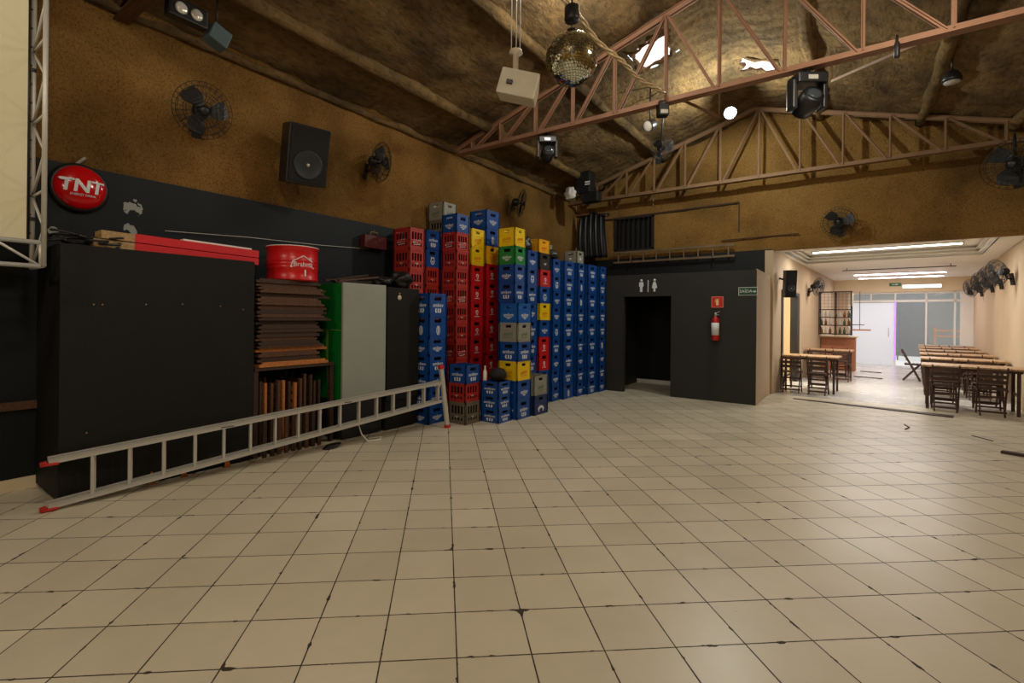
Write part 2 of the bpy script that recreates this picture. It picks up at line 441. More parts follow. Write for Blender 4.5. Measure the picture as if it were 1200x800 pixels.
# back wall with the wide opening to the front room and a small barred window
OPR = 2.33
def back_piece(x0, x1, z0, zt, seed):
    nu = max(2, int((x1 - x0) / .08)); mb = MB(); vs = []; fs = []; nv = 26
    for j in range(nv + 1):
        for i in range(nu + 1):
            x = x0 + (x1 - x0) * i / nu
            top = roofz(x) + .1 if zt is None else zt
            z = z0 + (top - z0) * j / nv
            k = noise.fractal(Vector((x, 0, z)) * 2.0 + Vector((5, 0, 0)), 1.0, 2.0, 4)
            e = 1
            vs.append((x, YF - .03 * k * e, z))
    for j in range(nv):
        for i in range(nu):
            a = j * (nu + 1) + i; fs.append((a, a + 1, a + nu + 2, a + nu + 1))
    mb.add(vs, fs, True); return mb
WX0, WX1, WZ0, WZ1 = -4.78, -3.86, 3.22, 4.02
bw = MB()
for a in ((XL, WX0, 2.95, None), (WX0, WX1, 2.95, WZ0), (WX0, WX1, WZ1, None), (WX1, -1.35, 2.95, None), (-1.35, OPR, 3.0, None), (OPR, XR + .1, 0, None)):
    q = back_piece(*a, 0); bw.add(q.v, q.f, True)
# solid thickness behind the foam skin
for a, b in (((XL, YF + .06, 2.95), (WX0, YF + .2, 4.8)), ((WX1, YF + .06, 3.05), (XR, YF + .2, 4.8)), ((WX0, YF + .06, WZ1), (WX1, YF + .2, 5.0))):
    pass
bw.box((-1.35, YF - .03, 2.99), (OPR, YF + .08, 3.05)); struct('wall_back', bw, M_foam)
mb = MB(); mb.box((XL, YF - .02, 2.3), (-1.35, YF + .15, 3.02)); mb.box((XL, YF, 0), (-1.5, YF + .15, 2.3)); struct('wall_back', mb, M_black)
mb = MB(); mb.box((-1.5, YF - .03, 0), (-1.345, YF + .2, 3.0)); struct('trim_1', mb, M_beige)
mb = MB(); mb.box((OPR, YF - .04, 0), (XR, YF + .02, 1.1)); struct('baseboard_right', mb, M_darkwood)
# roof: two foam covered slopes with two broken skylights
nl = 60; ny = 154
LY = YF + .1 - YB
def sy(y): return (y - YB) / LY
hl = [((-2.78 - XL) / (RX - XL), (-2.24 - XL) / (RX - XL), sy(7.30), sy(7.96))]
hr = [((-1.62 - RX) / (XR + .1 - RX), (-1.02 - RX) / (XR + .1 - RX), sy(9.06), sy(9.60))]
mb = lumpy_plane((XL - .05, YB, roofz(XL - .05)), (RX - XL + .05, 0, RZ - roofz(XL - .05)), (0, LY, 0), nl, ny, .06, 1.6, (0, 0, 1), hl); struct('ceiling', mb, M_roof)
mb = lumpy_plane((RX, YB, RZ), (XR + .1 - RX, 0, roofz(XR + .1) - RZ), (0, LY, 0), nl, ny, .06, 1.6, (0, 0, 1), hr); struct('ceiling', mb, M_roof)
def skylight(n, cx, cy, wx, wy, seed):
    rnd = random.Random(seed)
    m, N, L, B = new_mat('translucent_sheet')
    B.inputs['Base Color'].default_value = rgb(250, 235, 232); B.inputs['Roughness'].default_value = .6
    tr = N.new('ShaderNodeBsdfTranslucent'); tr.inputs[0].default_value = rgb(255, 236, 232)
    mxs = N.new('ShaderNodeMixShader'); mxs.inputs[0].default_value = .85
    L.new(B.outputs[0], mxs.inputs[1]); L.new(tr.outputs[0], mxs.inputs[2]); L.new(mxs.outputs[0], N['Material Output'].inputs[0])
    mb = MB(); mb.box((cx - wx, cy - wy, 0), (cx + wx, cy + wy, .004))
    for i, v in enumerate(mb.v): v.z += roofz(v.x) + .09
    o = struct('window_%d' % n, mb, m)
    # ragged foam left round the hole
    rg = MB(); pts = []
    for k in range(28):
        t = 2 * PI * k / 28; r = 1 + rnd.uniform(-.18, .12)
        x = cx + max(-1, min(1, 1.3 * math.cos(t))) * wx * .80 * r; y = cy + max(-1, min(1, 1.3 * math.sin(t))) * wy * .80 * r
        pts.append((x, y, roofz(x) + rnd.uniform(-.02, .03)))
    rg.tube(pts, [.035 + rnd.uniform(-.02, .03) for _ in pts], 7, closed=True)
    f = rg.build('window_frame', M_roof); f.parent = o
skylight(1, -2.51, 7.63, .34, .40, 3); skylight(2, -1.32, 9.33, .38, .34, 5)
# foam covered purlins running the length of the hall
pi = 0
for x in (-5.14, -3.6, -.55, .95, 2.1):
    mb = MB(); pts = []; rr = []
    y = YB
    while y < YF:
        k = noise.noise(Vector((x * 3, y * .9, 0))); k2 = noise.noise(Vector((x * 3 + 9, y * 1.6, 0)))
        pts.append((x + .04 * k, y, roofz(x) - .03 + .02 * k2)); rr.append(.085 + .035 * k2 + .02 * k); y += .12
    mb.tube(pts, rr, 9); pi += 1
    struct('trim_%d' % (pi + 1), mb, M_roof)
# foam ridge bead at the eaves of the left wall
mb = MB(); pts = []; rr = []; y = YB
while y < YF:
    k = noise.noise(Vector((0, y * 1.9, 3))); pts.append((XL + .03, y, EL - .1 + .05 * k)); rr.append(.05 + .03 * k); y += .1
mb.tube(pts, rr, 8); struct('trim_9', mb, M_roof)
# dark lines of old duct edge on the back wall
mb = MB(); mb.bar((-5.7, YF - .03, 4.02), (-2.0, YF - .03, 4.08), .03, .035); mb.bar((-2.0, YF - .03, 4.08), (-2.0, YF - .03, 3.45), .02, .02); mb.bar((-2.35, YF - .03, 3.28), (-.9, YF - .03, 3.3), .02, .02); struct('trim_10', mb, mat('stained_edge', rgb(60, 44, 28), .9))
# baseboard and rail on the left wall
mb = MB(); mb.box((XL + .04, YB, 0), (XL + .07, 1.12, .1)); struct('baseboard_left', mb, M_cream)
mb = MB(); mb.box((XL + .045, -1.2, .70), (XL + .085, 1.12, .77)); struct('trim_11', mb, M_midwood)

# barred window
mb = MB(); mb.box((WX0, YF + .1, WZ0), (WX1, YF + .12, WZ1)); o = struct('window_3', mb, M_blackmt)
mb = MB()
for a, b in (((WX0 - .03, WZ0 - .03), (WX1 + .03, WZ0 + .03)), ((WX0 - .03, WZ1 - .03), (WX1 + .03, WZ1 + .03)), ((WX0 - .03, WZ0), (WX0 + .03, WZ1)), ((WX1 - .03, WZ0), (WX1 + .03, WZ1))):
    mb.box((a[0], YF - .04, a[1]), (b[0], YF + .1, b[1]))
mb.build('window_frame', M_steel_d, o)
for k in range(7):
    x = WX0 + .1 + k * .12
    b = MB(); b.bar((x, YF - .02, WZ0), (x, YF - .02, WZ1), .022); b.build('window_bar', M_steel_d, o)

# restroom block
mb = MB(); WY = 10.0
mb.box((-4.3, WY, 0), (-3.87, WY + .12, 2.45)); mb.box((-2.9, WY, 0), (-1.40, WY + .12, 2.45)); mb.box((-3.87, WY, 2.0), (-2.9, WY + .12, 2.45))
struct('wall_restroom_front', mb, M_wc)
mb = MB(); mb.box((-1.415, WY + .003, 0), (-1.39, YF, 2.46)); struct('wall_restroom_side', mb, M_beige)
mb = MB(); mb.box((-4.3, WY + .02, 2.42), (-1.42, YF - .02, 2.46)); struct('ceiling', mb, M_black)
mb = MB(); mb.box((-5.8, WY + .02, 0), (-4.2, WY + .12, 2.45)); struct('wall_restroom_left', mb, M_black)
mb = MB(); mb.box((-2.9, WY + .12, 0), (-2.8, YF, 2.42)); mb.box((-4.3, WY + .12, 0), (-4.2, YF, 2.42)); struct('wall_restroom_inner', mb, M_wc)
mb = MB(); mb.box((-4.2, YF - .04, 0), (-2.9, YF - .02, .09)); struct('baseboard_restroom', mb, M_white)

# ------------------------------------------------------------------ front room shell
CZ = 3.0; W1 = 10.5; UR = 3.65
mb = MB(MA)
# ceiling with a recessed tray (u .1-3.3, w .45-3.3)
T0, T1, S0, S1 = .12, 3.3, .5, 3.35
mb.box((-.1, .36, CZ), (UR + .1, S0, CZ + .08)); mb.box((-.1, S1, CZ), (UR + .1, W1, CZ + .08))
mb.box((-.1, S0, CZ), (T0, S1, CZ + .08)); mb.box((T1, S0, CZ), (UR + .1, S1, CZ + .08)); mb.box((T0 - .1, S0 - .1, CZ + .2), (T1 + .1, S1 + .1, CZ + .25))
struct('ceiling', mb, M_white)
mb = MB(); mb.prism([(-1.45, 11.84), (2.5, 11.84), (2.5, AN(UR, .45)[1] + .1), (-1.45, AN(0, .45)[1])], CZ + .001, CZ + .06); struct('ceiling', mb, M_white)
mb = MB(MA)
for a, b in (((T0 - .02, S0 - .02, CZ + .0), (T0, S1 + .02, CZ + .2)), ((T1, S0 - .02, CZ), (T1 + .02, S1 + .02, CZ + .2)), ((T0, S0 - .02, CZ), (T1, S0, CZ + .2)), ((T0, S1, CZ), (T1, S1 + .02, CZ + .2))):
    mb.box(a, b)
for d, z in ((.04, .05), (.08, .12)):
    for a, b in (((T0, S1 - d, CZ + z), (T1, S1, CZ + z + .03)), ((T0, S0, CZ + z), (T0 + d, S1, CZ + z + .03)), ((T1 - d, S0, CZ + z), (T1, S1, CZ + z + .03))):
        mb.box(a, b)
struct('trim_12', mb, M_white)
mb = MB(MA); mb.box((UR, -.0, 0), (UR + .15, W1, CZ + .05)); struct('wall_front_room_right', mb, M_beige)
mb = MB(MA)   # left wall with a wide framed doorway
mb.box((-.12, .05, 0), (0, .85, CZ)); mb.box((-.12, 3.05, 0), (0, W1, CZ)); mb.box((-.12, .85, 2.22), (0, 3.05, CZ)); struct('wall_front_room_left', mb, M_beige)
mb = MB(MA); mb.box((-.14, .85, 0), (.02, 1.02, 2.22)); mb.box((-.14, 2.75, 0), (.02, 3.05, 2.22)); mb.box((-.14, 1.02, 2.14), (.02, 2.75, 2.22)); o = struct('door_1', mb, M_blackpl)
mb = MB(MA); mb.box((-2.2, .2, 0), (-2.1, 4.6, 2.7)); mb.box((-2.1, .1, 0), (-.12, .2, 2.7)); mb.box((-2.1, 4.6, 0), (-.12, 4.7, 2.7)); mb.box((-2.2, .1, 2.7), (-.12, 4.7, 2.8)); struct('wall_side_room', mb, M_cream)
light('side_room_light', 'POINT', AN(-1.1, 2.0, 2.4), 130, (1, .94, .85), .15)
mb = MB(MA); mb.box((-.1, W1 - .12, 2.55), (UR + .1, W1 + .1, CZ)); struct('wall_front_room_far', mb, M_cream)
mb = MB(MA); mb.box((-.1, W1 - .05, 0), (.42, W1 + .05, 2.55)); struct('wall_front_room_far', mb, M_beige)
# shopfront: aluminium frame, glass, a white film covered door
mb = MB(MA)
FZ = 2.2
mb.box((.42, W1 - .04, FZ), (UR, W1 + .04, FZ + .07)); mb.box((.42, W1 - .04, 2.49), (UR, W1 + .04, 2.55))
for u in (.42, 1.04, 1.70, 2.5, 3.2): mb.box((u, W1 - .04, FZ + .07 if u == 1.04 else 0, ), (u + .045, W1 + .04, 2.55))
mb.box((3.35, W1 - .07, 0), (UR, W1 + .07, 2.55)); o = struct('window_4', mb, M_white)
gm, N, L, B = new_mat('clear_glass'); B.inputs['Base Color'].default_value = (.9, .95, .95, 1); B.inputs['Roughness'].default_value = .03
tb = N.new('ShaderNodeBsdfTransparent'); tb.inputs[0].default_value = (.88, .91, .92, 1); mxs = N.new('ShaderNodeMixShader'); mxs.inputs[0].default_value = .1
L.new(tb.outputs[0], mxs.inputs[1]); L.new(B.outputs[0], mxs.inputs[2]); L.new(mxs.outputs[0], N['Material Output'].inputs[0])
g = MB(MA); g.box((2.55, W1 - .004, 0), (3.35, W1 + .004, FZ)); g.box((.46, W1 - .004, FZ + .07), (3.35, W1 + .004, 2.49)); g.build('glass_pane', gm, o)
fm, N, L, B = new_mat('white_window_film'); B.inputs['Base Color'].default_value = rgb(235, 236, 238); B.inputs['Roughness'].default_value = .35
tr = N.new('ShaderNodeBsdfTranslucent'); tr.inputs[0].default_value = (.95, .96, .98, 1); mxs = N.new('ShaderNodeMixShader'); mxs.inputs[0].default_value = .6
L.new(B.outputs[0], mxs.inputs[1]); L.new(tr.outputs[0], mxs.inputs[2]); L.new(mxs.outputs[0], N['Material Output'].inputs[0])
mb = MB(MA); mb.box((.465, W1 - .012, .01), (1.70, W1 - .002, FZ - .02)); o = struct('door_2', mb, fm)
mb = MB(MA); mb.tube([(1.55, W1 - .015, 1.0), (1.55, W1 - .05, 1.0), (1.55, W1 - .05, 1.3), (1.55, W1 - .015, 1.3)], .012, 8); mb.build('door_handle', M_alu, o)
m = MB(MA); m.box((1.715, W1 - .07, .2), (1.735, W1 - .045, FZ)); tag(m.build('light_strip', emis('violet_glow', (.35, .12, 1, 1), 1.6)), 'violet light strip on the right edge of the white shop door', 'light strip')
# outside
mb = MB(MA); mb.box((-6, W1 + .06, -.12), (11, 24, -.02)); struct('floor', mb, mat('pavement', rgb(196, 194, 188), .7, bump=.2, bscale=10))
mb = MB(MA); mb.box((-6, 17.2, -.02), (11, 17.5, 4.5)); struct('wall_street', mb, mat('grey_street_wall', rgb(108, 106, 100), .8, bump=.3, bscale=6, var=.2, scale=1))
mb = MB(MA)
for k in range(36): mb.box((1.75, 14.0, .28 + k * .075), (2.62, 14.03, .28 + k * .075 + .062))
mb.box((1.7, 13.99, .25), (1.76, 14.06, 3.0)); mb.box((2.6, 13.99, .25), (2.66, 14.06, 3.0)); mb.box((1.7, 13.99, .2), (2.66, 14.06, .27)); mb.box((1.7, 14.0, -.02), (1.75, 14.05, .25)); mb.box((2.61, 14.0, -.02), (2.66, 14.05, .25))
tag(mb.build('roller_shutter', mat('grey_shutter', rgb(112, 112, 112), .5, .3)), 'grey slatted shutter outside the glass front beyond the white door', 'shutter')
t = thing('wooden_fence', 'orange horizontal rails outside the glass at the far right', 'fence', AN(2.8, 13.0, -.02), (0, 0, -PHI))
for z in (.55, 1.0, 1.2):
    b = MB(); b.box((-.05, -.02, z), (1.5, .02, z + .05)); b.build('rail', M_orangewood, t)
for x in (-.02, 1.45):
    b = MB(); b.box((x, -.03, 0), (x + .05, .03, 1.35)); b.build('post', M_orangewood, t)

# ------------------------------------------------------------------ bottle crates
def wall_cells(w, h, holes):
    """cells of a w x h panel that are not holes; holes (x0,x1,z0,z1)"""
    xs = sorted({0, w, *[a for H in holes for a in H[:2]]}); zs = sorted({0, h, *[a for H in holes for a in H[2:]]})
    out = []
    for j in range(len(zs) - 1):
        run = None
        for i in range(len(xs) - 1):
            cx, cz = (xs[i] + xs[i + 1]) / 2, (zs[j] + zs[j + 1]) / 2
            hole = any(a < cx < b and c < cz < d for a, b, c, d in holes)
            if hole:
                if run is not None: out.append((run, xs[i], zs[j], zs[j + 1])); run = None
            elif run is None: run = xs[i]
        if run is not None: out.append((run, w, zs[j], zs[j + 1]))
    return out
def holes_for(style, w, h):
    if style == 'slots':
        n = 4; m = .05; g = (w - 2 * m) / n
        H = [(m + g * i + .008, m + g * (i + 1) - .008, h * .46, h * .82) for i in range(n)]
        H += [(m + g * i + .012, m + g * (i + 1) - .012, h * .16, h * .30) for i in range(n)]
        return H
    if style == 'solid':
        return [(w * .36, w * .64, h * .74, h * .88)]
    return [(w * .30, w * .70, h * .68, h * .86)]
_body = {}
def crate_body(dx, dy, h, style):
    """open crate, outer box x -dx..0, y 0..dy, z 0..h"""
    k = (dx, dy, h, style)
    if k in _body: return _body[k]
    mb = MB(); t = .012; i = .006
    T = {0: Matrix(((0, 1, 0, -i), (1, 0, 0, 0), (0, 0, 1, 0), (0, 0, 0, 1))),      # +X face, local x->Y
         1: Matrix(((0, 1, 0, -dx + i + t), (1, 0, 0, 0), (0, 0, 1, 0), (0, 0, 0, 1))),
         2: Matrix(((1, 0, 0, -dx), (0, -1, 0, i), (0, 0, 1, 0), (0, 0, 0, 1))),
         3: Matrix(((1, 0, 0, -dx), (0, -1, 0, dy - i - t), (0, 0, 1, 0), (0, 0, 0, 1)))}
    for f in range(4):
        w = dy if f < 2 else dx
        for a, b, c, d in wall_cells(w, h, holes_for(style, w, h)):
            mb.box((a, -t, c), (b, 0, d), T[f])
    e = .0035
    for z0, z1 in ((h - .022, h), (0, .018)):      # rims
        mb.box((-dx, 0, z0), (0, .012, z1)); mb.box((-dx, dy - .012, z0), (0, dy, z1)); mb.box((-dx, 0, z0), (-dx + .012, dy, z1)); mb.box((-.012, 0, z0), (0, dy, z1))
    for x in (-dx, -.018):                       # corner posts
        for y in (0, dy - .018): mb.box((x, y, 0), (x + .018, y + .018, h - .001))
    if style == 'slots':
        mb.box((-.003 - i, 0, h * .36), (0, dy, h * .42)); mb.box((-dx, 0, h * .36), (0, .006, h * .42))
    else:                                            # raised frame round the print
        for z in (.10, .60):
            mb.box((-.0075, .03, h * z), (-.002, dy - .03, h * z + .006)); mb.box((-dx + .03, .002, h * z), (-.03, .0075, h * z + .006))
    mb.box((-dx + .01, .01, .004), (-.01, dy - .01, .012))
    o = mb.build('body', CR['blue']); _body[k] = o.data
    bpy.data.objects.remove(o)
    mi = MB()
    for n in range(1, 6): y = dy * n / 6; mi.box((-dx + .02, y - .002, .012), (-.02, y + .002, h * .8))
    for n in range(1, 4): x = -dx * n / 4; mi.box((x - .002, .02, .012), (x + .002, dy - .02, h * .8))
    mi.box((-dx + .03, .03, .013), (-.03, dy - .03, h * .45))
    o = mi.build('divider', M_inner); _body[k + ('d',)] = o.data; bpy.data.objects.remove(o)
    return _body[k]
def stroke(pts, w, z=.002):
    """flat ribbon through pts, returned as (verts, faces)"""
    vs = []; fs = []
    P = [Vector((a, b, 0)) for a, b in pts]
    for i, p in enumerate(P):
        d = (P[min(i + 1, len(P) - 1)] - P[max(i - 1, 0)]).normalized(); n = Vector((-d.y, d.x, 0))
        vs += [p + n * w / 2, p - n * w / 2, p + n * w / 2 + Vector((0, 0, z)), p - n * w / 2 + Vector((0, 0, z))]
    for i in range(len(P) - 1):
        a = 4 * i; fs += [(a + 2, a + 3, a + 7, a + 6), (a, a + 2, a + 6, a + 4), (a + 1, a + 5, a + 7, a + 3)]
    return vs, fs
def arc(cx, cy, rx, ry, a0, a1, n=10):
    return [(cx + rx * math.cos(R(a0 + (a1 - a0) * i / n)), cy + ry * math.sin(R(a0 + (a1 - a0) * i / n))) for i in range(n + 1)]
def art(kind, w, h):
    """white prints, centred on 0,0; list of (verts, faces)"""
    g = []
    s = min(w, .36) / .36
    if kind == 'anchor':       # lettering above a three petalled emblem
        g.append(text_geo('ambev', .085 * s))
        g[-1] = ([v + Vector((0, .035, 0)) for v in g[-1][0]], g[-1][1])
        for dx, a in ((-.05, 22), (0, 0), (.05, -22)):
            g.append(stroke([(dx * s * .9, -.012), (dx * s * 1.05, -.045), (dx * s * .75, -.075)], .026 * s))
    elif kind == 'line':
        v, f = text_geo('ambev', .075 * s); g.append(([p + Vector((0, .012, 0)) for p in v], f))
        g.append(stroke([(-.07 * s, -.022), (.07 * s, -.022)], .008)); g.append(stroke([(-.03 * s, -.042), (.03 * s, -.042)], .012))
    elif kind == 'round':
        g.append(stroke(arc(0, -.005, .045 * s, .05, 0, 360, 18), .014)); g.append(stroke([(-.02 * s, .0), (.0, -.03), (.02 * s, .0)], .014)); g.append(stroke([(-.05 * s, .05), (.05 * s, .05)], .014))
    elif kind == 'arch':
        g.append(stroke(arc(0, -.06, .085 * s, .07, 20, 160, 10), .04)); g.append(stroke([(-.08 * s, -.045), (-.05 * s, -.06)], .02)); g.append(stroke([(.05 * s, -.06), (.08 * s, -.045)], .02))
    elif kind == 'oval':
        g.append(stroke(arc(0, -.01, .032 * s, .062, 0, 360, 18), .012)); g.append(stroke([(0, -.05), (0, .035)], .018))
    elif kind == 'swirl':      # looped letter above a line
        g.append(stroke(arc(.0, .02, .026 * s, .024, -60, 250, 12), .016)); g.append(stroke([(.014 * s, .002), (.018 * s, -.02), (-.012 * s, -.035)], .016))
        g.append(stroke([(-.065 * s, -.055), (.065 * s, -.055)], .009))
    elif kind == 'bar':
        g.append(stroke([(-.04 * s, 0), (.04 * s, .004)], .016)); g.append(stroke([(-.015 * s, -.02), (.02 * s, -.018)], .008))
    elif kind == 'script':     # brush like script
        pts = [(-.085 * s + .017 * s * i, .022 * (1 if i % 2 else -1) + .002 * i) for i in range(11)]
        g.append(stroke(pts, .012)); g.append(stroke([(-.08 * s, -.045), (.08 * s, -.032)], .007))
    elif kind == 'label':
        g.append(stroke([(-.03 * s, .0), (.03 * s, .0)], .05))
    return g
_art = {}
def crate_art(kind, dx, dy, h, side):
    k = (kind, dx, dy, h, side)
    if k not in _art:
        mb = MB()
        zc = h * .36; T, w = ((face_px(-.004, dy / 2, zc), dy), (face_my(-dx / 2, .004, zc), dx))[side]
        sc = min(1, h / .29)
        for v, f in art(kind, w, h):
            mb.add([T @ Vector((p[0], p[1] * sc, max(0, p[2]))) for p in v], f)
        o = mb.build('print', M_text); _art[k] = o.data; bpy.data.objects.remove(o)
    return _art[k]
ORD = ['bottom', 'second', 'third', 'fourth', 'fifth', 'sixth', 'seventh', 'eighth', 'ninth', 'tenth', 'eleventh', 'twelfth', 'thirteenth']
CNAME = {'blue': 'blue', 'navy': 'dark blue', 'lightblue': 'bright blue', 'red': 'glossy red', 'oldred': 'faded red', 'yellow': 'yellow', 'amber': 'amber yellow',
         'green': 'green', 'grey': 'grey', 'brown': 'grey brown', 'black': 'black'}
def crate(x, y, z, dx, dy, h, col, kind, style, label, group):
    t = thing('bottle_crate', label, 'crate', (x, y, z), group=group)
    dx, dy, h = round(dx, 3), round(dy, 3), round(h, 3)
    def put(nm, me, m):
        o = bpy.data.objects.new(nm, me); COL.objects.link(o); o.parent = t
        o.material_slots[0].link = 'OBJECT'; o.material_slots[0].material = m
        return o
    put('body', crate_body(dx, dy, h, style), CR[col])
    put('divider', _body[(dx, dy, h, style, 'd')], M_inner)
    if kind:
        m = {'yellow': M_orange_print, 'amber': M_orange_print, 'grey': M_green_print}.get(col, M_text)
        if kind == 'label': m = M_text
        
        for sd in (0, 1): put('print', crate_art(kind, dx, dy, h, sd), m)
    return t
# style, print for each colour
KINDS = {'red': ['swirl'], 'oldred': ['bar', 'bar', 'script'], 'yellow': ['script'], 'amber': ['script'], 'green': ['line'], 'grey': ['script'],
         'brown': ['bar'], 'black': ['bar'], 'navy': ['arch'], 'lightblue': ['line'], 'blue': ['anchor', 'line', 'anchor', 'round', 'anchor', 'line', 'anchor', 'line', 'oval', 'anchor']}
cnt = {}
def stack(where, group, x, y0, y1, dx, hs, cols, z0=0):
    """crates piled from the floor up; x is the side facing the hall, y0..y1 the other"""
    z = z0; n = len(cols)
    rnd = random.Random(where)
    for i, c in enumerate(cols):
        h = hs[i] if isinstance(hs, (list, tuple)) else hs
        kk = KINDS[c]; cnt[c] = cnt.get(c, rnd.randint(0, 5)) + 1; kind = kk[cnt[c] % len(kk)]
        if c == 'blue' and rnd.random() < .4: kind = rnd.choice(kk)
        style = 'slots' if c in ('oldred', 'brown') else ('solid' if c in ('yellow', 'grey', 'lightblue', 'navy', 'amber') else 'hand')
        lab = '%s bottle crate, %s, %s' % (CNAME[c], 'topmost' if i == n - 1 and n > 1 else (ORD[i] + (' from the floor' if i else ' one')), where)
        j = rnd.uniform(-.006, .006); k = rnd.uniform(-.005, .005)
        crate(x + j, y0 + .004 + k, z, dx, y1 - y0 - .012, h - .0015, c, kind, style, lab, group)
        z += h
G = 'bottle crates stacked along the left wall'
B = 'blue'
stack('red pile behind black cabinet', G, -5.30, 5.16, 5.50, .35, .32, ['oldred'] * 9)
stack('pile right of far-left red pile', G, -5.32, 5.53, 5.86, .33, .29, ['oldred'] * 8 + [B, B])
stack('back pile topped by grey crate', G, -5.47, 6.10, 6.45, .35, .2885, [B] * 10 + ['brown', 'grey'])
stack('tall faded red pile under blue', G, -5.0, 5.88, 6.22, .31, .2885, ['oldred'] * 10 + [B])
stack('red pile with two yellow on top', G, -5.0, 6.25, 6.63, .36, .3, ['red'] * 8 + ['yellow', 'yellow'])
stack('tallest red pile with two blue on top', G, -5.0, 6.66, 7.06, .36, .307, ['red'] * 8 + ['amber', B, B])
stack('pile with green under yellow', G, -4.45, 6.72, 7.06, .34, .303, [B] * 8 + ['green', 'yellow'])
stack('narrow blue pile right of green crate', G, -4.45, 7.10, 7.46, .35, .3, [B] * 9)
stack('mixed pile with yellow and red crates', G, -4.44, 7.50, 7.90, .35, .3, [B, B, 'red', 'red', B, 'yellow', B, 'red', 'black'])
stack('all-blue pile right of mixed pile', G, -4.42, 7.94, 8.27, .35, .292, [B] * 9)
stack('wide blue pile mid row', G, -4.38, 8.30, 8.75, .35, .292, [B] * 9)
stack('third blue pile before restroom wall', G, -4.33, 8.78, 9.10, .35, .292, [B] * 9)
stack('second blue pile before restroom wall', G, -4.28, 9.14, 9.59, .35, .292, [B] * 9)
stack('blue pile against restroom wall', G, -4.24, 9.62, 9.94, .35, .292, [B] * 9)
stack('rear pile behind wide blue pile', G, -4.86, 8.35, 8.72, .35, .3, [B] * 9 + ['grey'])
stack('pile behind the ladder end', G, -4.83, 5.10, 5.49, .34, [.248] * 5 + [.32, .32], [B] * 7)
stack('low pile of grey, red and blue', G, -4.41, 5.42, 5.77, .33, [.32, .27, .26], ['brown', 'oldred', B])
stack('low three-crate blue pile in front', G, -4.10, 5.80, 6.15, .33, .2, [B] * 3)
stack('front pile with yellow crate', G, -4.03, 6.18, 6.58, .35, .293, [B, B, 'yellow', B, 'grey', 'lightblue'])
stack('two-crate pile beside front pile', G, -4.00, 6.62, 7.06, .35, .31, ['navy', 'grey'])
crate(-4.50, 7.56, 2.702, .30, .40, .25, 'amber', 'script', 'solid', 'amber yellow crate lying on top of the mixed crate pile', G)
crate(-4.36, 8.80, 2.63, .30, .30, .24, 'grey', 'label', 'hand', 'grey crate standing on a blue pile near the restroom wall', G)
# black bags and dark sheeting left on the piles
for i, (x, y, z, d, lb) in enumerate((((-4.64), 7.29, 2.71, (.26, .34, .26), 'crumpled black bag on the narrow blue crate pile'),
                                      ((-4.60), 8.14, 2.64, (.28, .26, .20), 'crumpled black bag on the all-blue crate pile behind the amber crate'))):
    m = MB(); m.lump((x, y, z + d[2] * .42), d, i + 2, .3); tag(m.build('plastic_bag', M_blackpl), lb, 'bag', 'black bags on the crates')
m = MB(); m.lump((-4.24, 5.98, .6 + .09), (.24, .30, .2), 4, .06); tag(m.build('plastic_bag', M_blackmt), 'round black bag on the low blue crates', 'bag')
m = MB(); m.lathe([(.028, 0), (.03, .01), (.03, .13), (.012, .17), (.012, .2)], 14, Matrix.Translation((-4.38, 5.84, .6)))
t = tag(m.build('plastic_bottle', M_white), 'small white bottle standing beside the round black bag', 'bottle')
m = MB(); m.lathe([(.014, 0), (.014, .02)], 12, Matrix.Translation((-4.38, 5.84, .8))); m.build('cap', M_white, t)

# ------------------------------------------------------------------ black cabinet, boards, barrel
t = thing('storage_cabinet', 'large black plywood cabinet standing against the left wall', 'cabinet', (-5.49, 1.9, 0))
m = MB(); m.bevbox((-.34, -.8, .03), (.37, .80, 2.11), .006); m.build('body', M_ply, t)
m = MB(); m.bevbox((.37, -.8, .03), (.39, .80, 2.11), .004); m.build('front_panel', M_ply, t)
m = MB(); m.box((-.32, -.78, 0), (.36, .78, .03)); m.build('base', M_blackmt, t)
for y, z in ((-.58, 1.62), (-.52, 1.62), (-.2, 1.63), (.1, 1.64), (.45, 1.63), (.68, 1.6), (-.62, .55)):
    m = MB(); m.lathe([(.006, 0), (.006, .004)], 8, Matrix(((0, 0, 1, .39), (1, 0, 0, y), (0, 1, 0, z), (0, 0, 0, 1)))); m.build('screw', M_palewood, t)
# red boxed valance lying on the cabinet
t = thing('red_beam', 'long red board with bare wooden end lying on the black cabinet', 'board', (-5.28, 1.34, 2.118), (0, 0, 0))
T = Matrix.Rotation(R(-1.2), 4, 'X')
m = MB(); m.box((-.09, .30, .08), (.09, 1.45, .155), T); m.box((-.09, .30, .0), (.09, 1.45, .072), T); m.build('red_face', M_redboard, t)
m = MB(); m.box((-.085, .0, .0), (.085, .30, .07), T); m.box((-.085, .05, .08), (.085, .30, .15), T); m.build('wooden_end', M_palewood, t)
m = MB(); m.box((-.05, .72, .155), (.03, 1.4, .18), T); m.build('white_batten', M_white, t)
# cables heaped on the cabinet and hanging down its edge
rnd = random.Random(3)
m = MB()
for k in range(5):
    pts = []; y = 1.02 + rnd.uniform(0, .1)
    for j in range(22):
        f = j / 21
        pts.append((-5.25 + .12 * math.sin(f * 7 + k * 1.7), y + f * .45 + .03 * math.sin(f * 15 + k), 2.135 + .018 * k + .012 * math.sin(f * 11 + k * 2)))
    m.tube(pts, .011, 6)
tag(m.build('cable_pile', M_blackpl), 'heap of black cables on the near end of the black cabinet', 'cable')
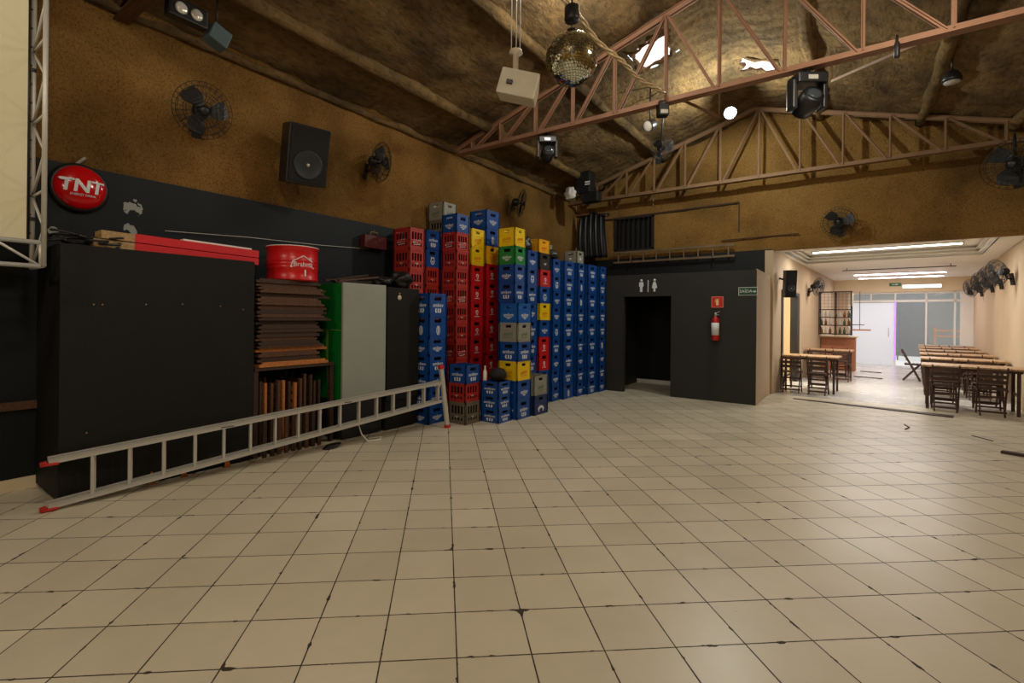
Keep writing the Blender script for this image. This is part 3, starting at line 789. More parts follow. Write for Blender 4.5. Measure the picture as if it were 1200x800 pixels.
# splintered scraps on the floor in front of the cabinet
for k, (y, h_, lb) in enumerate(((1.75, .12, 'upright wood scrap leaning on the cabinet base, nearest the ladder feet'), (2.02, .05, 'small wood scrap on the floor before the black cabinet, middle one'), (2.42, .08, 'wood scrap on the floor before the black cabinet, near the chairs'))):
    m = MB(); m.prism([(-.03, 0), (.035, 0), (.02, h_ * .7), (.0, h_), (-.02, h_ * .6)], 0, .015, face_px(-5.085, y, 0)); tag(m.build('wood_scrap', M_orangewood), lb, 'wood scrap', 'wood scraps by the black cabinet')
# thin wire along the wall
m = MB(); m.tube([(-5.80, 2.1, 2.42), (-5.78, 3.0, 2.47), (-5.80, 4.0, 2.50), (-5.83, 5.0, 2.56)], .003, 6); tag(m.build('wire', M_white), 'thin pale wire strung along the black wall above the cabinet', 'wire')
# TNT dome sign
t = thing('round_sign', 'round glossy red dome sign with white lettering on the black wall', 'sign', (-5.83, 1.385, 2.715))
TT = Matrix(((0, 0, 1, 0), (1, 0, 0, 0), (0, 1, 0, 0), (0, 0, 0, 1)))
m = MB(); m.lathe([(.225, -.01), (.228, .03), (.215, .05), (.20, .055)], 40, TT); m.build('rim', M_steel_d, t)
m = MB(); m.lathe([(.2 * math.cos(R(a)), .05 + .07 * math.sin(R(a))) for a in range(0, 89, 8)], 40, TT); m.build('dome', mat('gloss_red_dome', rgb(196, 12, 20), .12, var=.03), t)
def dome_text(txt, size, x0, y0, thick=.002, sh=0):
    v, f = text_geo(txt, size, thick); out = []
    for p in v:
        x, y = p.x + x0 + sh * p.y, p.y + y0; r = min(.19, math.hypot(x, y)); z = .05 + .07 * math.sqrt(max(0, 1 - (r / .2) ** 2)) + .004 + p.z
        out.append(TT @ Vector((x, y, z)))
    return out, f
m = MB()
for dx in (-.005, 0, .005):
    for dy in (0, .005): m.add(*dome_text('TNT', .165, .0 + dx, -.002 + dy, .002, .12))
m.add([TT @ Vector((a, b, .115)) for a, b in ((-.175, .055), (-.09, .052), (-.10, .035), (-.16, .038))], [(0, 3, 2, 1)]); m.add(*dome_text('ENERGY DRINK', .028, 0.01, -.078)); m.build('lettering', M_text, t)
m = MB(); m.bar((-.04, -.02, .22), (.01, .05, .30), .02); m.build('bracket', M_alu, t)

# lumber pile: folded table tops lying flat, standing boards below
t0 = None
rnd = random.Random(11)
z = 1.0
i = 0
G2 = 'folded table tops piled on the rack'
# rack carrying the pile
t = thing('timber_rack', 'low dark timber rack carrying the pile of table tops', 'rack', (-5.45, 3.2, 0))
for y in (-.46, .50):
    for x in (-.28, .30):
        m = MB(); m.box((x - .025, y - .025, 0), (x + .025, y + .025, .94)); m.build('post', M_darkwood, t)
m = MB(); m.box((-.3, -.48, .94), (.34, .52, .975)); m.build('shelf', M_darkwood, t)
mats = [M_orangewood, M_darkwood, M_midwood, M_orangewood, M_darkwood, M_darkwood, M_midwood, M_darkwood]
names = {id(M_orangewood): 'orange brown', id(M_darkwood): 'dark brown', id(M_midwood): 'mid brown'}
z = .976
heights = []
while z < 1.93:
    h = rnd.choice((.036, .042, .046, .054)); mt = mats[i] if i < 8 else (M_midwood if rnd.random() < .3 else M_darkwood)
    xo = rnd.uniform(-.05, .03); y0 = 2.735 + rnd.uniform(0, .03); y1 = 3.60 + rnd.uniform(-.1, .06)
    t = thing('tabletop_board', '%s wooden table top, %s from the bottom of the flat pile' % (names[id(mt)], ['lowest', 'second', 'third', 'fourth', 'fifth', 'sixth', 'seventh', 'eighth', 'ninth', 'tenth', 'eleventh', 'twelfth', 'thirteenth', 'fourteenth', 'fifteenth', 'sixteenth', 'seventeenth', 'eighteenth', 'nineteenth', 'twentieth', 'twenty-first', 'twenty-second', 'twenty-third', 'twenty-fourth'][i] if i else 'lowest') if i else 'orange brown wooden table top lying lowest in the flat pile', 'board', (-5.12 + xo, y0, z), group=G2)
    m = MB(); L_ = y1 - y0
    for s in range(4): m.box((-.62 + s * .157, 0, 0), (-.62 + s * .157 + .15, L_, h * .6))
    m.build('slats', mt, t)
    for xb in (-.04, -.62):
        m = MB(); m.box((xb, .04, h * .6), (xb + .04, L_ - .04, h - .001)); m.build('batten', mt, t)
    z += h; i += 1
ZP = z
G3 = 'folded wooden chairs standing under the table tops'
n = 0
PL = ['first', 'second', 'third', 'fourth', 'fifth', 'sixth', 'seventh', 'eighth', 'ninth', 'tenth', 'eleventh', 'twelfth']
for k in range(12):
    y = 2.80 + k * .066; hh = .80 + rnd.uniform(-.06, .06); mt = rnd.choice((M_darkwood, M_midwood, M_midwood, M_orangewood)); lean = rnd.uniform(-.008, .008)
    t = thing('folded_chair', '%s folded wooden chair, %s from the black cabinet in the upright row' % ({id(M_orangewood): 'orange brown'}.get(id(mt), names[id(mt)]), PL[k]), 'chair', (-5.15 + rnd.uniform(-.03, .03), y, 0), (0, 0, 0), G3)
    T = Matrix.Rotation(lean, 4, 'X')
    for x in (-.02, -.42):
        m = MB(); m.box((x - .02, 0, 0), (x + .02, .028, hh), T); m.build('leg', mt, t)
    m = MB()
    for q in range(4): m.box((-.42, .004, hh * (.5 + .12 * q)), (-.02, .022, hh * (.5 + .12 * q) + .06), T)
    m.build('backrest', mt, t)
    m = MB()
    for x in (-.07, -.37): m.box((x - .015, .03, .02), (x + .015, .052, hh * .62), T)
    for q in range(3): m.box((-.385, .03, .08 + q * .14), (-.055, .05, .08 + q * .14 + .07), T)
    m.build('seat', mt, t)
# a second, lower tier of planks standing before the chairs
for k in range(9):
    y = 2.80 + k * .085; hh = .46 + rnd.uniform(-.04, .05); mt = rnd.choice((M_darkwood, M_midwood, M_midwood)); 
    t = thing('upright_plank', '%s short plank, %s from the black cabinet, standing before the folded chairs' % (names[id(mt)], PL[k]), 'plank', (-5.10, y, 0), group='short planks before the folded chairs')
    m = MB(); m.box((0, 0, 0), (.022, .042, hh)); m.build('board', mt, t); m = MB(); m.box((0, -.004, hh - .05), (.03, .048, hh + .002)); m.build('end_block', mt, t)
# half barrel
t = thing('barrel_drum', 'red half drum with white logo sitting on the flat board pile', 'drum', (-5.36, 3.30, ZP + .001))
m = MB(); rr = .292
prof = [(.27, 0), (rr, .012), (rr, .02), (rr - .008, .03)]
for q in (.15, .19, .23): prof += [(rr - .008, q - .012), (rr, q), (rr - .008, q + .012)]
prof += [(rr - .008, .37), (rr + .004, .385), (rr + .004, .395), (rr - .012, .4), (rr - .02, .39)]
m.lathe(prof, 44); m.build('body', M_wred, t)
m = MB(); m.tube([(rr * math.cos(a), rr * math.sin(a), .397) for a in [2 * PI * k / 40 for k in range(40)]], .006, 6, closed=True); m.build('rim', M_white, t)
def wrap(g, a0, z0, r):
    v, f = g; out = []
    for p in v:
        a = a0 + p[0] / r; q = r + .002 + max(0, p[2]); out.append((q * math.cos(a), q * math.sin(a), z0 + p[1]))
    return out, f
A0_ = R(-8)
m = MB(); m.add(*wrap(text_geo('Brahma', .075, .002), A0_, .185, rr)); m.add(*wrap(stroke([(-.14, -.05), (.14, -.05)], .01), A0_, .20, rr)); m.add(*wrap(stroke([(-.14, -.05), (-.12, .02), (0, .085), (.12, .02)], .01), A0_, .20, rr)); m.add(*wrap(stroke([(0.02, -.075), (.02, -.15)], .018), A0_, .20, rr))
m.build('logo', M_text, t)

# ------------------------------------------------------------------ freezer with green side, black cabinet, sticks and bags on them
t = thing('freezer_cabinet', 'tall freezer with grey door and green side next to the board pile', 'freezer', (-5.0, 3.76, 0))
m = MB(); m.bevbox((-.6, .01, .5), (-.04, .68, 1.95), .008); m.build('body', mat('green_enamel', rgb(14, 112, 40), .35), t)
m = MB(); m.bevbox((-.035, 0, .5), (0, .69, 1.955), .008); d = m.build('door', mat('worn_grey_enamel', rgb(150, 156, 148), .4, var=.12, scale=2.5), t)
m = MB(); m.box((-.58, .03, .02), (-.04, .66, .5)); m.build('base', M_blackmt, t)  # matte black block stands in for the dark void below the freezer
sx = [(-.50, 1.35), (-.49, .5)]
m = MB(); T = face_my(0, .0085, 0); v, f = stroke([(-.33, 1.36), (-.33, 1.0), (-.30, .75), (-.22, .56)], .045); m.add([T @ Vector(p) for p in v], f)
v, f = stroke([(-.40, 1.365), (-.05, 1.365)], .008); m.add([T @ Vector(p) for p in v], f)
m.build('stripe', mat('lime_stripe', rgb(120, 160, 50), .5), t)
t = thing('black_cabinet', 'tall flat black cabinet between the freezer and the crates', 'cabinet', (-5.0, 4.47, 0))
m = MB(); m.bevbox((-.6, 0, .02), (-.02, .60, 1.93), .006); m.build('body', M_ply, t)
m = MB(); m.bevbox((-.02, .0, .4), (0, .60, 1.935), .004); m.build('door', M_ply, t)
m = MB(); T = face_px(.001, .22, 1.80); m.lathe([(.035, 0), (.035, .003)], 20, T); m.build('sticker', mat('cream_sticker', rgb(206, 200, 170), .5), t)
m = MB(); m.lathe([(.012, 0), (.012, .004)], 12, face_px(.001, .22, 1.855)); m.build('sticker', mat('gold_sticker', rgb(190, 160, 70), .5), t)
rnd = random.Random(5)
for k, (y0, z0, y1, z1, x, mt, lb) in enumerate(((3.78, 1.98, 4.36, 2.06, -5.12, M_midwood, 'brown stick lying across the freezer top, nearest the room'), (3.85, 1.975, 4.38, 2.0, -5.28, M_darkwood, 'dark stick lying flat behind the brown one on the freezer'),
                                                 (3.74, 1.99, 4.38, 2.10, -5.35, M_darkwood, 'dark stick leaning over the freezer top, nearest the wall'))):
    m = MB(); m.bar((x, y0, z0), (x + .05, y1, z1), .035, .022); tag(m.build('wooden_stick', mt), lb, 'stick', 'sticks on the freezer')
for k, (x, y, d, lb) in enumerate(((-5.22, 4.56, (.26, .22, .15), 'glossy black bag on the joint of freezer and black cabinet'), (-5.20, 4.90, (.28, .28, .24), 'largest glossy black bag on the black cabinet top'), (-5.50, 4.15, (.20, .34, .12), 'flat black bag at the back of the freezer top'))):
    m = MB(); m.lump((x, y, 1.955 + d[2] * .42), d, k + 8, .45); tag(m.build('plastic_bag', M_blackpl), lb, 'bag', 'black bags on the cabinets')
# dark red box on the wall with a brass lamp arm
t = thing('wall_box', 'small dark red box fixed high on the black wall', 'box', (-5.835, 4.88, 2.55))
m = MB(); m.bevbox((0, -.21, 0), (.12, .21, .19), .01); m.build('body', mat('maroon_paint', rgb(78, 20, 24), .5), t)
m = MB(); m.tube([(.07, -.08, .19), (.07, -.06, .25), (.07, .06, .25), (.07, .08, .19)], .008, 7); m.tube([(.07, 0, .25), (.07, 0, .29)], .006, 6); m.build('handle', mat('brass', rgb(140, 118, 60), .4, .6), t)

# ------------------------------------------------------------------ aluminium ladder on its side
t = thing('extension_ladder', 'long aluminium extension ladder lying on its side along the cabinets', 'ladder', (0, 0, 0))
N0, N1 = Vector((-5.0, 1.02, 0)), Vector((-4.56, 5.14, 0))
LD = (N1 - N0).normalized(); LN = Vector((-LD.y, LD.x, 0))
def lp(f, zf, off=0):
    """point along the ladder: f 0..1, zf 0 bottom rail..1 top rail"""
    zb = .035 + f * .345; zt = .385 + f * .245
    return N0 + (N1 - N0) * f + LN * off + Vector((0, 0, zb + (zt - zb) * zf))
for off, f0, f1, dz in ((0, 0.0, 1.0, 0), (.055, .0, .985, .012)):
    for zf in (0, 1):
        m = MB(); a, b = lp(f0, zf, off) + Vector((0, 0, dz)), lp(f1, zf, off) + Vector((0, 0, dz)); m.bar(a, b, .03, .028)
        m.bar(a + Vector((0, 0, .015)), b + Vector((0, 0, .015)), .036, .004); m.bar(a - Vector((0, 0, .015)), b - Vector((0, 0, .015)), .036, .004); m.build('rail', M_alu, t)
    for k in range(16):
        f = (.065 + k * .0605) + (0.005 if off else 0)
        m = MB(); m.bar(lp(f, 0, off) + Vector((0, 0, dz)), lp(f, 1, off) + Vector((0, 0, dz)), .022, .026, LN); m.build('rung', M_alu, t)
a = N1 + Vector((0, 0, .02)) + LD * .02 - LN * .045; b = a + Vector((0, 0, .80)) - LD * .07 + LN * .06
m = MB(); m.bar(a, b, .06, .035, LN); m.build('stabilizer_bar', M_alu, t)
for p, q in ((a - Vector((0, 0, .02)), a + Vector((0, 0, .025))), (b, b + (b - a).normalized() * .05)):
    m = MB(); m.bar(p, q, .075, .05, LN); o = m.build('end_cap', M_redplast, t); o['label'] = 'red plastic end cap'
for zf in (0, 1):
    p = lp(0, zf); m = MB(); m.bar(p - LD * .05 - Vector((0, 0, .016)), p + LD * .06 - Vector((0, 0, .016)), .045, .018); m.bar(p - LD * .05 - Vector((0, 0, .010)), p - LD * .01 + Vector((0, 0, .0)), .045, .02); o = m.build('foot', M_redplast, t); o['label'] = 'red plastic ladder foot'
m = MB(); p = lp(.3, 1, .02); m.bar(p, p + LD * .12, .07, .012); p = lp(.62, 1, .02); m.bar(p, p + LD * .1, .07, .012); m.build('guide_bracket', M_steel_d, t)
# cord and pulley bits below the ladder
m = MB(); m.tube([(-4.83, 3.85, .28), (-4.8, 3.9, .1), (-4.74, 3.95, .012), (-4.7, 4.1, .012), (-4.78, 4.2, .012), (-4.85, 4.05, .012)], .008, 6); tag(m.build('cord', M_white), 'pale cord dangling onto the floor under the ladder', 'cord')
m = MB()
for k in range(3): m.tube([(-4.86 + .05 * math.cos(a), 3.5 + .09 * math.sin(a) + .02 * k, .012 + .012 * k) for a in [2 * PI * q / 16 for q in range(16)]], .009, 6, closed=True)
tag(m.build('cable_coil', M_blackpl), 'small black cable coil on the floor under the ladder', 'cable')

# ------------------------------------------------------------------ screen and lighting truss on the left
def box_truss(t, p, q, a, b, r=.016, bays=10, name='truss_tube', mt=M_alu):
    """p->q, second pair of tubes offset by vector a, third by b"""
    p, q, a, b = map(Vector, (p, q, a, b))
    for o in (Vector(), a, b, a + b):
        m = MB(); m.tube([p + o, q + o], r, 10); m.build('truss_tube', mt, t)
    m = MB()
    for (o1, o2) in ((Vector(), a), (b, a + b), (Vector(), b), (a, a + b)):
        for k in range(bays):
            f0, f1 = k / bays, (k + 1) / bays
            A, Bq = (o1, o2) if k % 2 == 0 else (o2, o1)
            m.tube([p.lerp(q, f0) + A, p.lerp(q, f1) + Bq], r * .62, 6)
            if k % 2 == 0: m.tube([p.lerp(q, f0) + o1, p.lerp(q, f0) + o2], r * .62, 6)
    m.build('bracing', mt, t)
t = thing('lighting_truss', 'silver box truss frame holding the pale screen on the left', 'truss', (-5.3, .97, 1.9))
def flat_truss(p, q, a, r=.017, bays=10):
    p, q, a = map(Vector, (p, q, a))
    for o in (Vector(), a):
        m = MB(); m.tube([p + o, q + o], r, 10); m.build('truss_tube', M_alu, t)
    for k in range(bays):
        A, Bq = (Vector(), a) if k % 2 == 0 else (a, Vector())
        m = MB(); m.tube([p.lerp(q, k / bays) + A, p.lerp(q, (k + 1) / bays) + Bq], r * .6, 7); m.build('brace', M_alu, t)
        if k % 2 == 0:
            m = MB(); m.tube([p.lerp(q, k / bays), p.lerp(q, k / bays) + a], r * .6, 7); m.build('brace', M_alu, t)
flat_truss((-.02, 0, 0), (-.02, 0, 2.62), (.37, 0, 0), bays=9)
flat_truss((.35, -.02, .0), (.35, -3.2, .0), (0, 0, .18), bays=12)
m = MB(); m.tube([(0, 0, .01), (.35, 0, .01)], .014, 7); m.build('brace', M_alu, t)
for z in (.4, 1.6, 2.5):
    m = MB(); m.bar((0, 0, z), (-.53, 0, z), .03); m.build('wall_bracket', M_steel_d, t)
t = thing('projection_screen', 'large pale screen laced to the silver truss at far left', 'screen', (-5.29, .93, 2.1))
m = MB(); m.box((0, -3.1, 0), (.008, .005, 2.4)); m.build('fabric', M_screen, t)
m = MB(); m.tube([(.004, .005, 0), (.004, .005, 2.4)], .008, 6); m.build('hem', M_steel_d, t)
for k in range(16):
    m = MB(); m.tube([(.004, -.005, .08 + k * .15), (-.02, .03, .085 + k * .15)], .006, 5); m.build('lacing', M_blackpl, t)

# ------------------------------------------------------------------ roof trusses
def roof_truss(label, Y, zl, verts, apex, mt, wall_l=XL, wall_r=XR, w=.022):
    t = thing('roof_truss', label, 'truss', (0, Y, zl), group=None)
    def top(x): return roofz(x) - zl - .07
    def pair(nm, p, q, ww=w):
        m = MB()
        for dy in (-.026, .026): m.bar((p[0], dy, p[1]), (q[0], dy, q[1]), .008, ww * 1.7, (0, 0, 1)); m.bar((p[0], dy * 1.5, p[1] + .0), (q[0], dy * 1.5, q[1] + .0), .03, .007)
        m.bar((p[0], -.026, p[1]), (p[0] * .98 + q[0] * .02, -.026, p[1] * .98 + q[1] * .02), .05, .02)
        return m.build(nm, mt, t)
    m = MB()
    m.bar((wall_l, -.032, 0), (wall_r, -.032, 0), .008, .07); m.bar((wall_l, .032, 0), (wall_r, .032, 0), .008, .07); m.box((wall_l, -.07, -.042), (wall_r, .07, -.034)); m.build('lower_chord', mt, t)
    for x0, x1 in ((wall_l, RX), (RX, wall_r)):
        m = MB()
        for dy in (-.032, .032): m.bar((x0, dy, top(x0)), (x1, dy, top(x1)), .01, .06)
        m.bar((x0, 0, top(x0) + .03), (x1, 0, top(x1) + .03), .13, .008); m.build('upper_chord', mt, t)
    for x in verts: pair('upright', (x, .0), (x + .0001, top(x)))
    vs = sorted(verts)
    for a, b in zip(vs, vs[1:]):
        if b <= apex + .01: pair('diagonal', (a + .05, .0), (b - .02, top(b)))
        else: pair('diagonal', (a + .02, top(a)), (b - .05, .0))
    return t
roof_truss('reddish steel roof truss crossing the top of the photo, nearest complete one', 6.9, 4.55, [-5.5, -4.88, -4.19, -3.52, -2.84, -2.1, -1.42, -.69, .06, .8, 1.55, 2.2], -2.1, M_truss)
roof_truss('dusty roof truss running just in front of the far brown wall', 11.35, 4.46, [-5.1, -4.35, -3.7, -3.02, -2.3, -1.57, -.86, -.18, .5, 1.23, 1.95], -1.57, M_truss_far)
roof_truss('roof truss at the upper left corner, mostly above the frame', 1.72, 4.5, [-5.5, -4.8, -4.1, -3.4, -2.7, -2.0, -1.3, -.6, .1, .8, 1.5, 2.2], -2.0, M_midwood)
# thin bracing rods between the trusses
m = MB(); m.bar((-1.93, 6.95, 4.56), (-1.62, 7.9, 4.55), .028); m.bar((-1.62, 7.9, 4.55), (-1.62, 7.9, 5.8), .008)
tag(m.build('hanging_rod', M_truss_far), 'thin rod slanting down from the near truss beside the bright lamp', 'rod')
m = MB(); m.bar((.75, 6.98, 4.58), (-.28, 8.8, 5.06), .035); m.bar((-.28, 8.8, 5.06), (-.28, 8.8, 5.5), .02)
tag(m.build('brace_bar', M_truss_far), 'pale steel brace running back from the near truss at right', 'bar')

# ------------------------------------------------------------------ lamps
def flood(loc, label, tilt=(0, 0, 0), strength=30, drop=.3, r=.085, group=None):
    t = thing('flood_and_fill_lamp', label, 'lamp', loc, tilt, group)
    m = MB(); m.lathe([(r * .55, .09), (r * .9, .05), (r, 0), (r * .93, -.005)], 24); m.build('housing', M_blackpl, t)
    m = MB(); m.lathe([(r * .85, -.006), (r * .8, -.014), (.01, -.016)], 24); m.build('diffuser', emis('lamp_glow', (1, .98, .92, 1), strength), t)
    m = MB(); m.tube([(0, 0, .08), (0, 0, drop)], .010, 7); m.build('stem', M_steel_d, t)
    return t
flood((-1.77, 9.5, 5.19), 'bright round flood lamp glowing white below the roof', (R(-66), 0, R(11)), 60, .12, .11)
flood((-2.5, 5.3, 5.45), 'flood lamp above the mirror ball', (0, 0, 0), 20, .2)
flood((.6, 5.2, 4.8), 'added fill lamp high on the right side of the hall', (0, 0, 0), 20, .35)  # this and the following fixtures are added out of view for the fill
flood((-1.0, .6, 5.0), 'added fill lamp overhead in the middle of the hall', (0, 0, 0), 20, .5)
flood((1.2, -1.6, 3.7), 'added fill lamp at the rear right of the hall', (0, 0, 0), 20, .9)
flood((-3.6, -1.6, 4.4), 'added fill lamp at the rear left of the hall', (0, 0, 0), 20, .9)
# front room tubes
def tube_lamp(u0, u1, w, z, label, c, s=6):
    t = thing('tube_lamp', label, 'lamp', AN(u0, w, z), (0, 0, -PHI), 'ceiling tubes of the front room')
    L_ = u1 - u0
    m = MB(); m.box((0, -.035, 0), (L_, .035, .03)); m.build('fixture', M_white, t)
    m = MB(); m.tube([(.02, 0, -.012), (L_ - .02, 0, -.012)], .014, 10); m.build('tube', emis('tube_glow', c, s), t)
    for x in (0, L_ - .03):
        m = MB(); m.box((x, -.025, -.03), (x + .03, .025, .001)); m.build('end_cap', M_white, t)
tube_lamp(.45, 2.95, 1.65, 3.085, 'long white tube lamp inside the recessed ceiling tray', (1, .99, .97, 1), 7)
tube_lamp(.8, 2.9, 7.4, 2.965, 'pinkish tube lamp on the ceiling behind the tray', (1, .86, .92, 1), 7)
tube_lamp(.8, 2.9, 9.0, 2.965, 'pinkish tube lamp on the ceiling closest to the shopfront', (1, .88, .93, 1), 7)
t = thing('ceiling_light', 'white strip light on the beam above the shopfront', 'lamp', AN(1.9, W1 - .13, 2.66), (0, 0, -PHI))
m = MB(); m.box((0, -.05, 0), (1.0, 0, .12)); m.build('housing', M_white, t)
m = MB(); m.box((.02, -.06, .01), (.98, -.05, .11)); m.build('diffuser', emis('cool_glow', (.92, .96, 1, 1), 2.2), t)
t = thing('cable_duct', 'dark rod under the front room ceiling behind the tray', 'rod', AN(.7, 5.2, 2.93), (0, 0, -PHI))
m = MB(); m.tube([(0, 0, 0), (2.3, 0, 0)], .012, 7); m.build('rod', M_steel_d, t)
m = MB(); m.tube([(.1, 0, 0), (.1, 0, .07)], .008, 6); m.build('hanger', M_steel_d, t); m = MB(); m.tube([(2.2, 0, 0), (2.2, 0, .07)], .008, 6); m.build('hanger', M_steel_d, t)

# ------------------------------------------------------------------ mirror ball, projector
BC = Vector((-2.30, 4.47, 4.16)); BR = .262
t = thing('mirror_ball', 'mirror ball hanging at the top centre', 'ball', BC)
mm, N, L, B_ = new_mat('mirror_tiles'); B_.inputs['Base Color'].default_value = rgb(215, 220, 205); B_.inputs['Metallic'].default_value = 1; B_.inputs['Roughness'].default_value = .07
m = MB(); n = 30; nk = 60; rnd = random.Random(2)
for i in range(n):
    a0, a1 = PI * i / n, PI * (i + 1) / n; k_n = max(4, int(nk * math.sin((a0 + a1) / 2)))
    for k in range(k_n):
        b0, b1 = 2 * PI * k / k_n, 2 * PI * (k + 1) / k_n; g = .07
        c0, c1 = a0 + (a1 - a0) * g, a1 - (a1 - a0) * g; d0, d1 = b0 + (b1 - b0) * g, b1 - (b1 - b0) * g
        P = [Vector((math.sin(c) * math.cos(d), math.sin(c) * math.sin(d), math.cos(c))) * BR for c, d in ((c0, d0), (c1, d0), (c1, d1), (c0, d1))]
        ax = Vector((rnd.uniform(-1, 1), rnd.uniform(-1, 1), rnd.uniform(-1, 1))) * .0011
        m.add([p + ax * (1 if q % 2 else -1) for q, p in enumerate(P)], [(0, 1, 2, 3)])
m.build('mirror_tiles', mm, t)
m = MB(); m.lathe([(.003, -BR * .985)] + [(BR * .985 * math.cos(R(a)), BR * .985 * math.sin(R(a))) for a in range(-80, 81, 8)] + [(.003, BR * .985)], 40); m.build('core', mat('silver_core', rgb(120, 122, 112), .3, .8), t)
m = MB(); m.lathe([(.05, BR - .01), (.05, BR + .03), (.02, BR + .04)], 18); m.build('cap', M_steel_d, t)
m = MB(); m.lathe([(.07, BR + .12), (.075, BR + .14), (.075, BR + .26), (.05, BR + .28)], 18); m.build('motor', M_blackpl, t)
m = MB(); m.tube([(0, 0, BR + .03), (0, 0, BR + .13)], .006, 6); m.tube([(0, 0, BR + .27), (0, 0, roofz(BC.x) - BC.z - .02)], .008, 6); m.build('chain', M_steel_d, t)
# twisted cable from the ball motor down to the truss
m = MB()
P0, P1 = Vector((-2.40, 4.42, 4.80)), Vector((-2.12, 6.85, 4.64))
for s in range(3):
    pts = []
    for k in range(60):
        f = k / 59; p = P0.lerp(P1, f); p.z -= .10 * math.sin(PI * f); a = f * 26 + s * 2.1
        pts.append(p + Vector((math.cos(a) * .018 + .02 * math.sin(f * 15), 0, math.sin(a) * .018)))
    m.tube(pts, .011, 6)
tag(m.build('twisted_cable', mat('pale_cable', rgb(190, 168, 128), .5)), 'twisted pale cable sagging from the mirror ball to the near truss', 'cable')
t = thing('projector', 'white projector hung upside down on a pole near the mirror ball', 'projector', (-2.73, 4.10, 3.70))
T = Matrix.Rotation(R(30), 4, 'Z') @ Matrix.Rotation(R(14), 4, 'Y')
m = MB(); bm_pts = [(-.19, -.16, .0), (.19, -.16, .0), (.19, .16, .05), (-.19, .16, .05), (-.19, -.13, .27), (.19, -.13, .27), (.19, .14, .22), (-.19, .14, .22)]
m.add([T @ Vector(p) for p in bm_pts], [(0, 3, 2, 1), (4, 5, 6, 7), (0, 1, 5, 4), (1, 2, 6, 5), (2, 3, 7, 6), (3, 0, 4, 7)]); o = m.build('body', mat('ivory_plastic', rgb(206, 198, 176), .45), t)
mod = o.modifiers.new('bevel', 'BEVEL'); mod.width = .015; mod.segments = 3
m = MB(); m.bevbox((-.11, -.172, .10), (-.05, -.14, .14), .004, T); m.build('lens_opening', M_blackpl, t)
m = MB(); m.lathe([(.028, .24), (.028, .48), (.07, .49), (.06, .52), (.02, .53)], 20); m.build('pole', mat('ivory_tube', rgb(200, 186, 160), .5), t)
m = MB()
for a in range(3): x, y = .05 * math.cos(a * 2.1), .05 * math.sin(a * 2.1); m.tube([(x, y, .50), (x, y, roofz(-2.73) - 3.70)], .005, 5)
m.build('hanging_wire', M_alu, t)

# ------------------------------------------------------------------ stage lights
def moving_head(loc, label, s=1.0, rz=0, top=.1, lens=True):
    t = thing('moving_head_light', label, 'stage light', loc, (0, 0, rz), 'moving heads under the near truss')
    m = MB(); m.bevbox((-.17 * s, -.12 * s, -.12 * s), (.17 * s, .12 * s, 0), .015 * s); m.build('base', M_blackpl, t)
    for x in (-1, 1):
        m = MB(); m.bevbox((x * .175 * s - .028 * s, -.07 * s, -.40 * s), (x * .175 * s + .028 * s, .07 * s, -.06 * s), .014 * s); m.build('yoke_arm', M_blackpl, t)
    m = MB(); T = Matrix.Translation((0, 0, -.32 * s)) @ Matrix.Rotation(R(68), 4, 'X'); m.lathe([(.05 * s, -.16 * s), (.12 * s, -.13 * s), (.135 * s, .0), (.12 * s, .13 * s), (.10 * s, .15 * s)], 22, T); m.build('head', M_blackpl, t)
    m = MB(); m.lathe([(.095 * s, .151 * s), (.05 * s, .162 * s), (.005, .166 * s)], 20, T); m.build('lens', M_lensd, t)
    m = MB(); m.tube([(0, 0, -.01), (0, 0, top)], .018, 8); m.bar((-.05, 0, top), (.05, 0, top), .05, .03); m.build('clamp', M_steel_d, t)
    m = MB(); m.box((-.06 * s, -.123 * s, -.09 * s), (.05 * s, -.12 * s, -.04 * s)); m.build('display', M_glass, t)
    return t
moving_head((-3.97, 6.9, 4.44), 'black moving head light under the near truss, left one', .82, R(36), .075)
moving_head((-.46, 6.9, 4.43), 'larger black moving head light under the near truss, right one', 1.0, R(36), .085)
t = thing('par_light', 'small black box light clamped to the near truss below the pale cable', 'stage light', (-2.14, 6.9, 4.42), (0, 0, R(36)))
m = MB(); m.bevbox((-.07, -.07, -.07), (.07, .07, .13), .012); m.build('body', M_blackpl, t); m = MB(); m.box((-.05, -.074, -.05), (.05, -.07, .0)); m.build('lens', M_glass, t)
m = MB(); m.bar((0, .05, .1), (0, .05, .2), .03); m.build('clamp', M_steel_d, t)
t = thing('truss_clamp', 'small dark clamp standing on the near truss chord at right', 'clamp', (.35, 6.84, 4.42))
m = MB(); m.lathe([(.02, -.05), (.026, -.04), (.026, .1), (.012, .13), (.012, .19)], 14); m.build('body', M_steel_d, t); m = MB(); m.bar((0, 0, .05), (0, .06, .1), .02); m.build('hook', M_steel_d, t)
t = thing('spot_light', 'round spotlight with a white lens hanging behind the near truss', 'spotlight', (-2.85, 8.5, 4.90))
T = Matrix.Rotation(R(120), 4, 'X') @ Matrix.Rotation(R(-25), 4, 'Y')
m = MB(); m.lathe([(.05, -.12), (.085, -.08), (.095, .03), (.1, .06)], 22, T); m.build('body', M_blackpl, t); m = MB(); m.lathe([(.09, .061), (.05, .085), (.004, .092)], 22, T); m.build('lens', emis('dim_lens', rgb(235, 228, 210), .25), t)
m = MB(); m.tube([(0, 0, .05), (0, 0, roofz(-2.85) - 4.9)], .012, 7); m.build('stem', M_steel_d, t)
t = thing('dome_light', 'small dark dome light under the roof at upper right', 'lamp', (1.03, 9.0, 4.76))
m = MB(); m.lathe([(.10, 0), (.11, .03), (.09, .10), (.04, .15)], 24); m.build('housing', M_blackpl, t)
m = MB(); m.lathe([(.085, -.012), (.088, 0), (.05, .001)], 24); m.build('rim', M_alu, t)
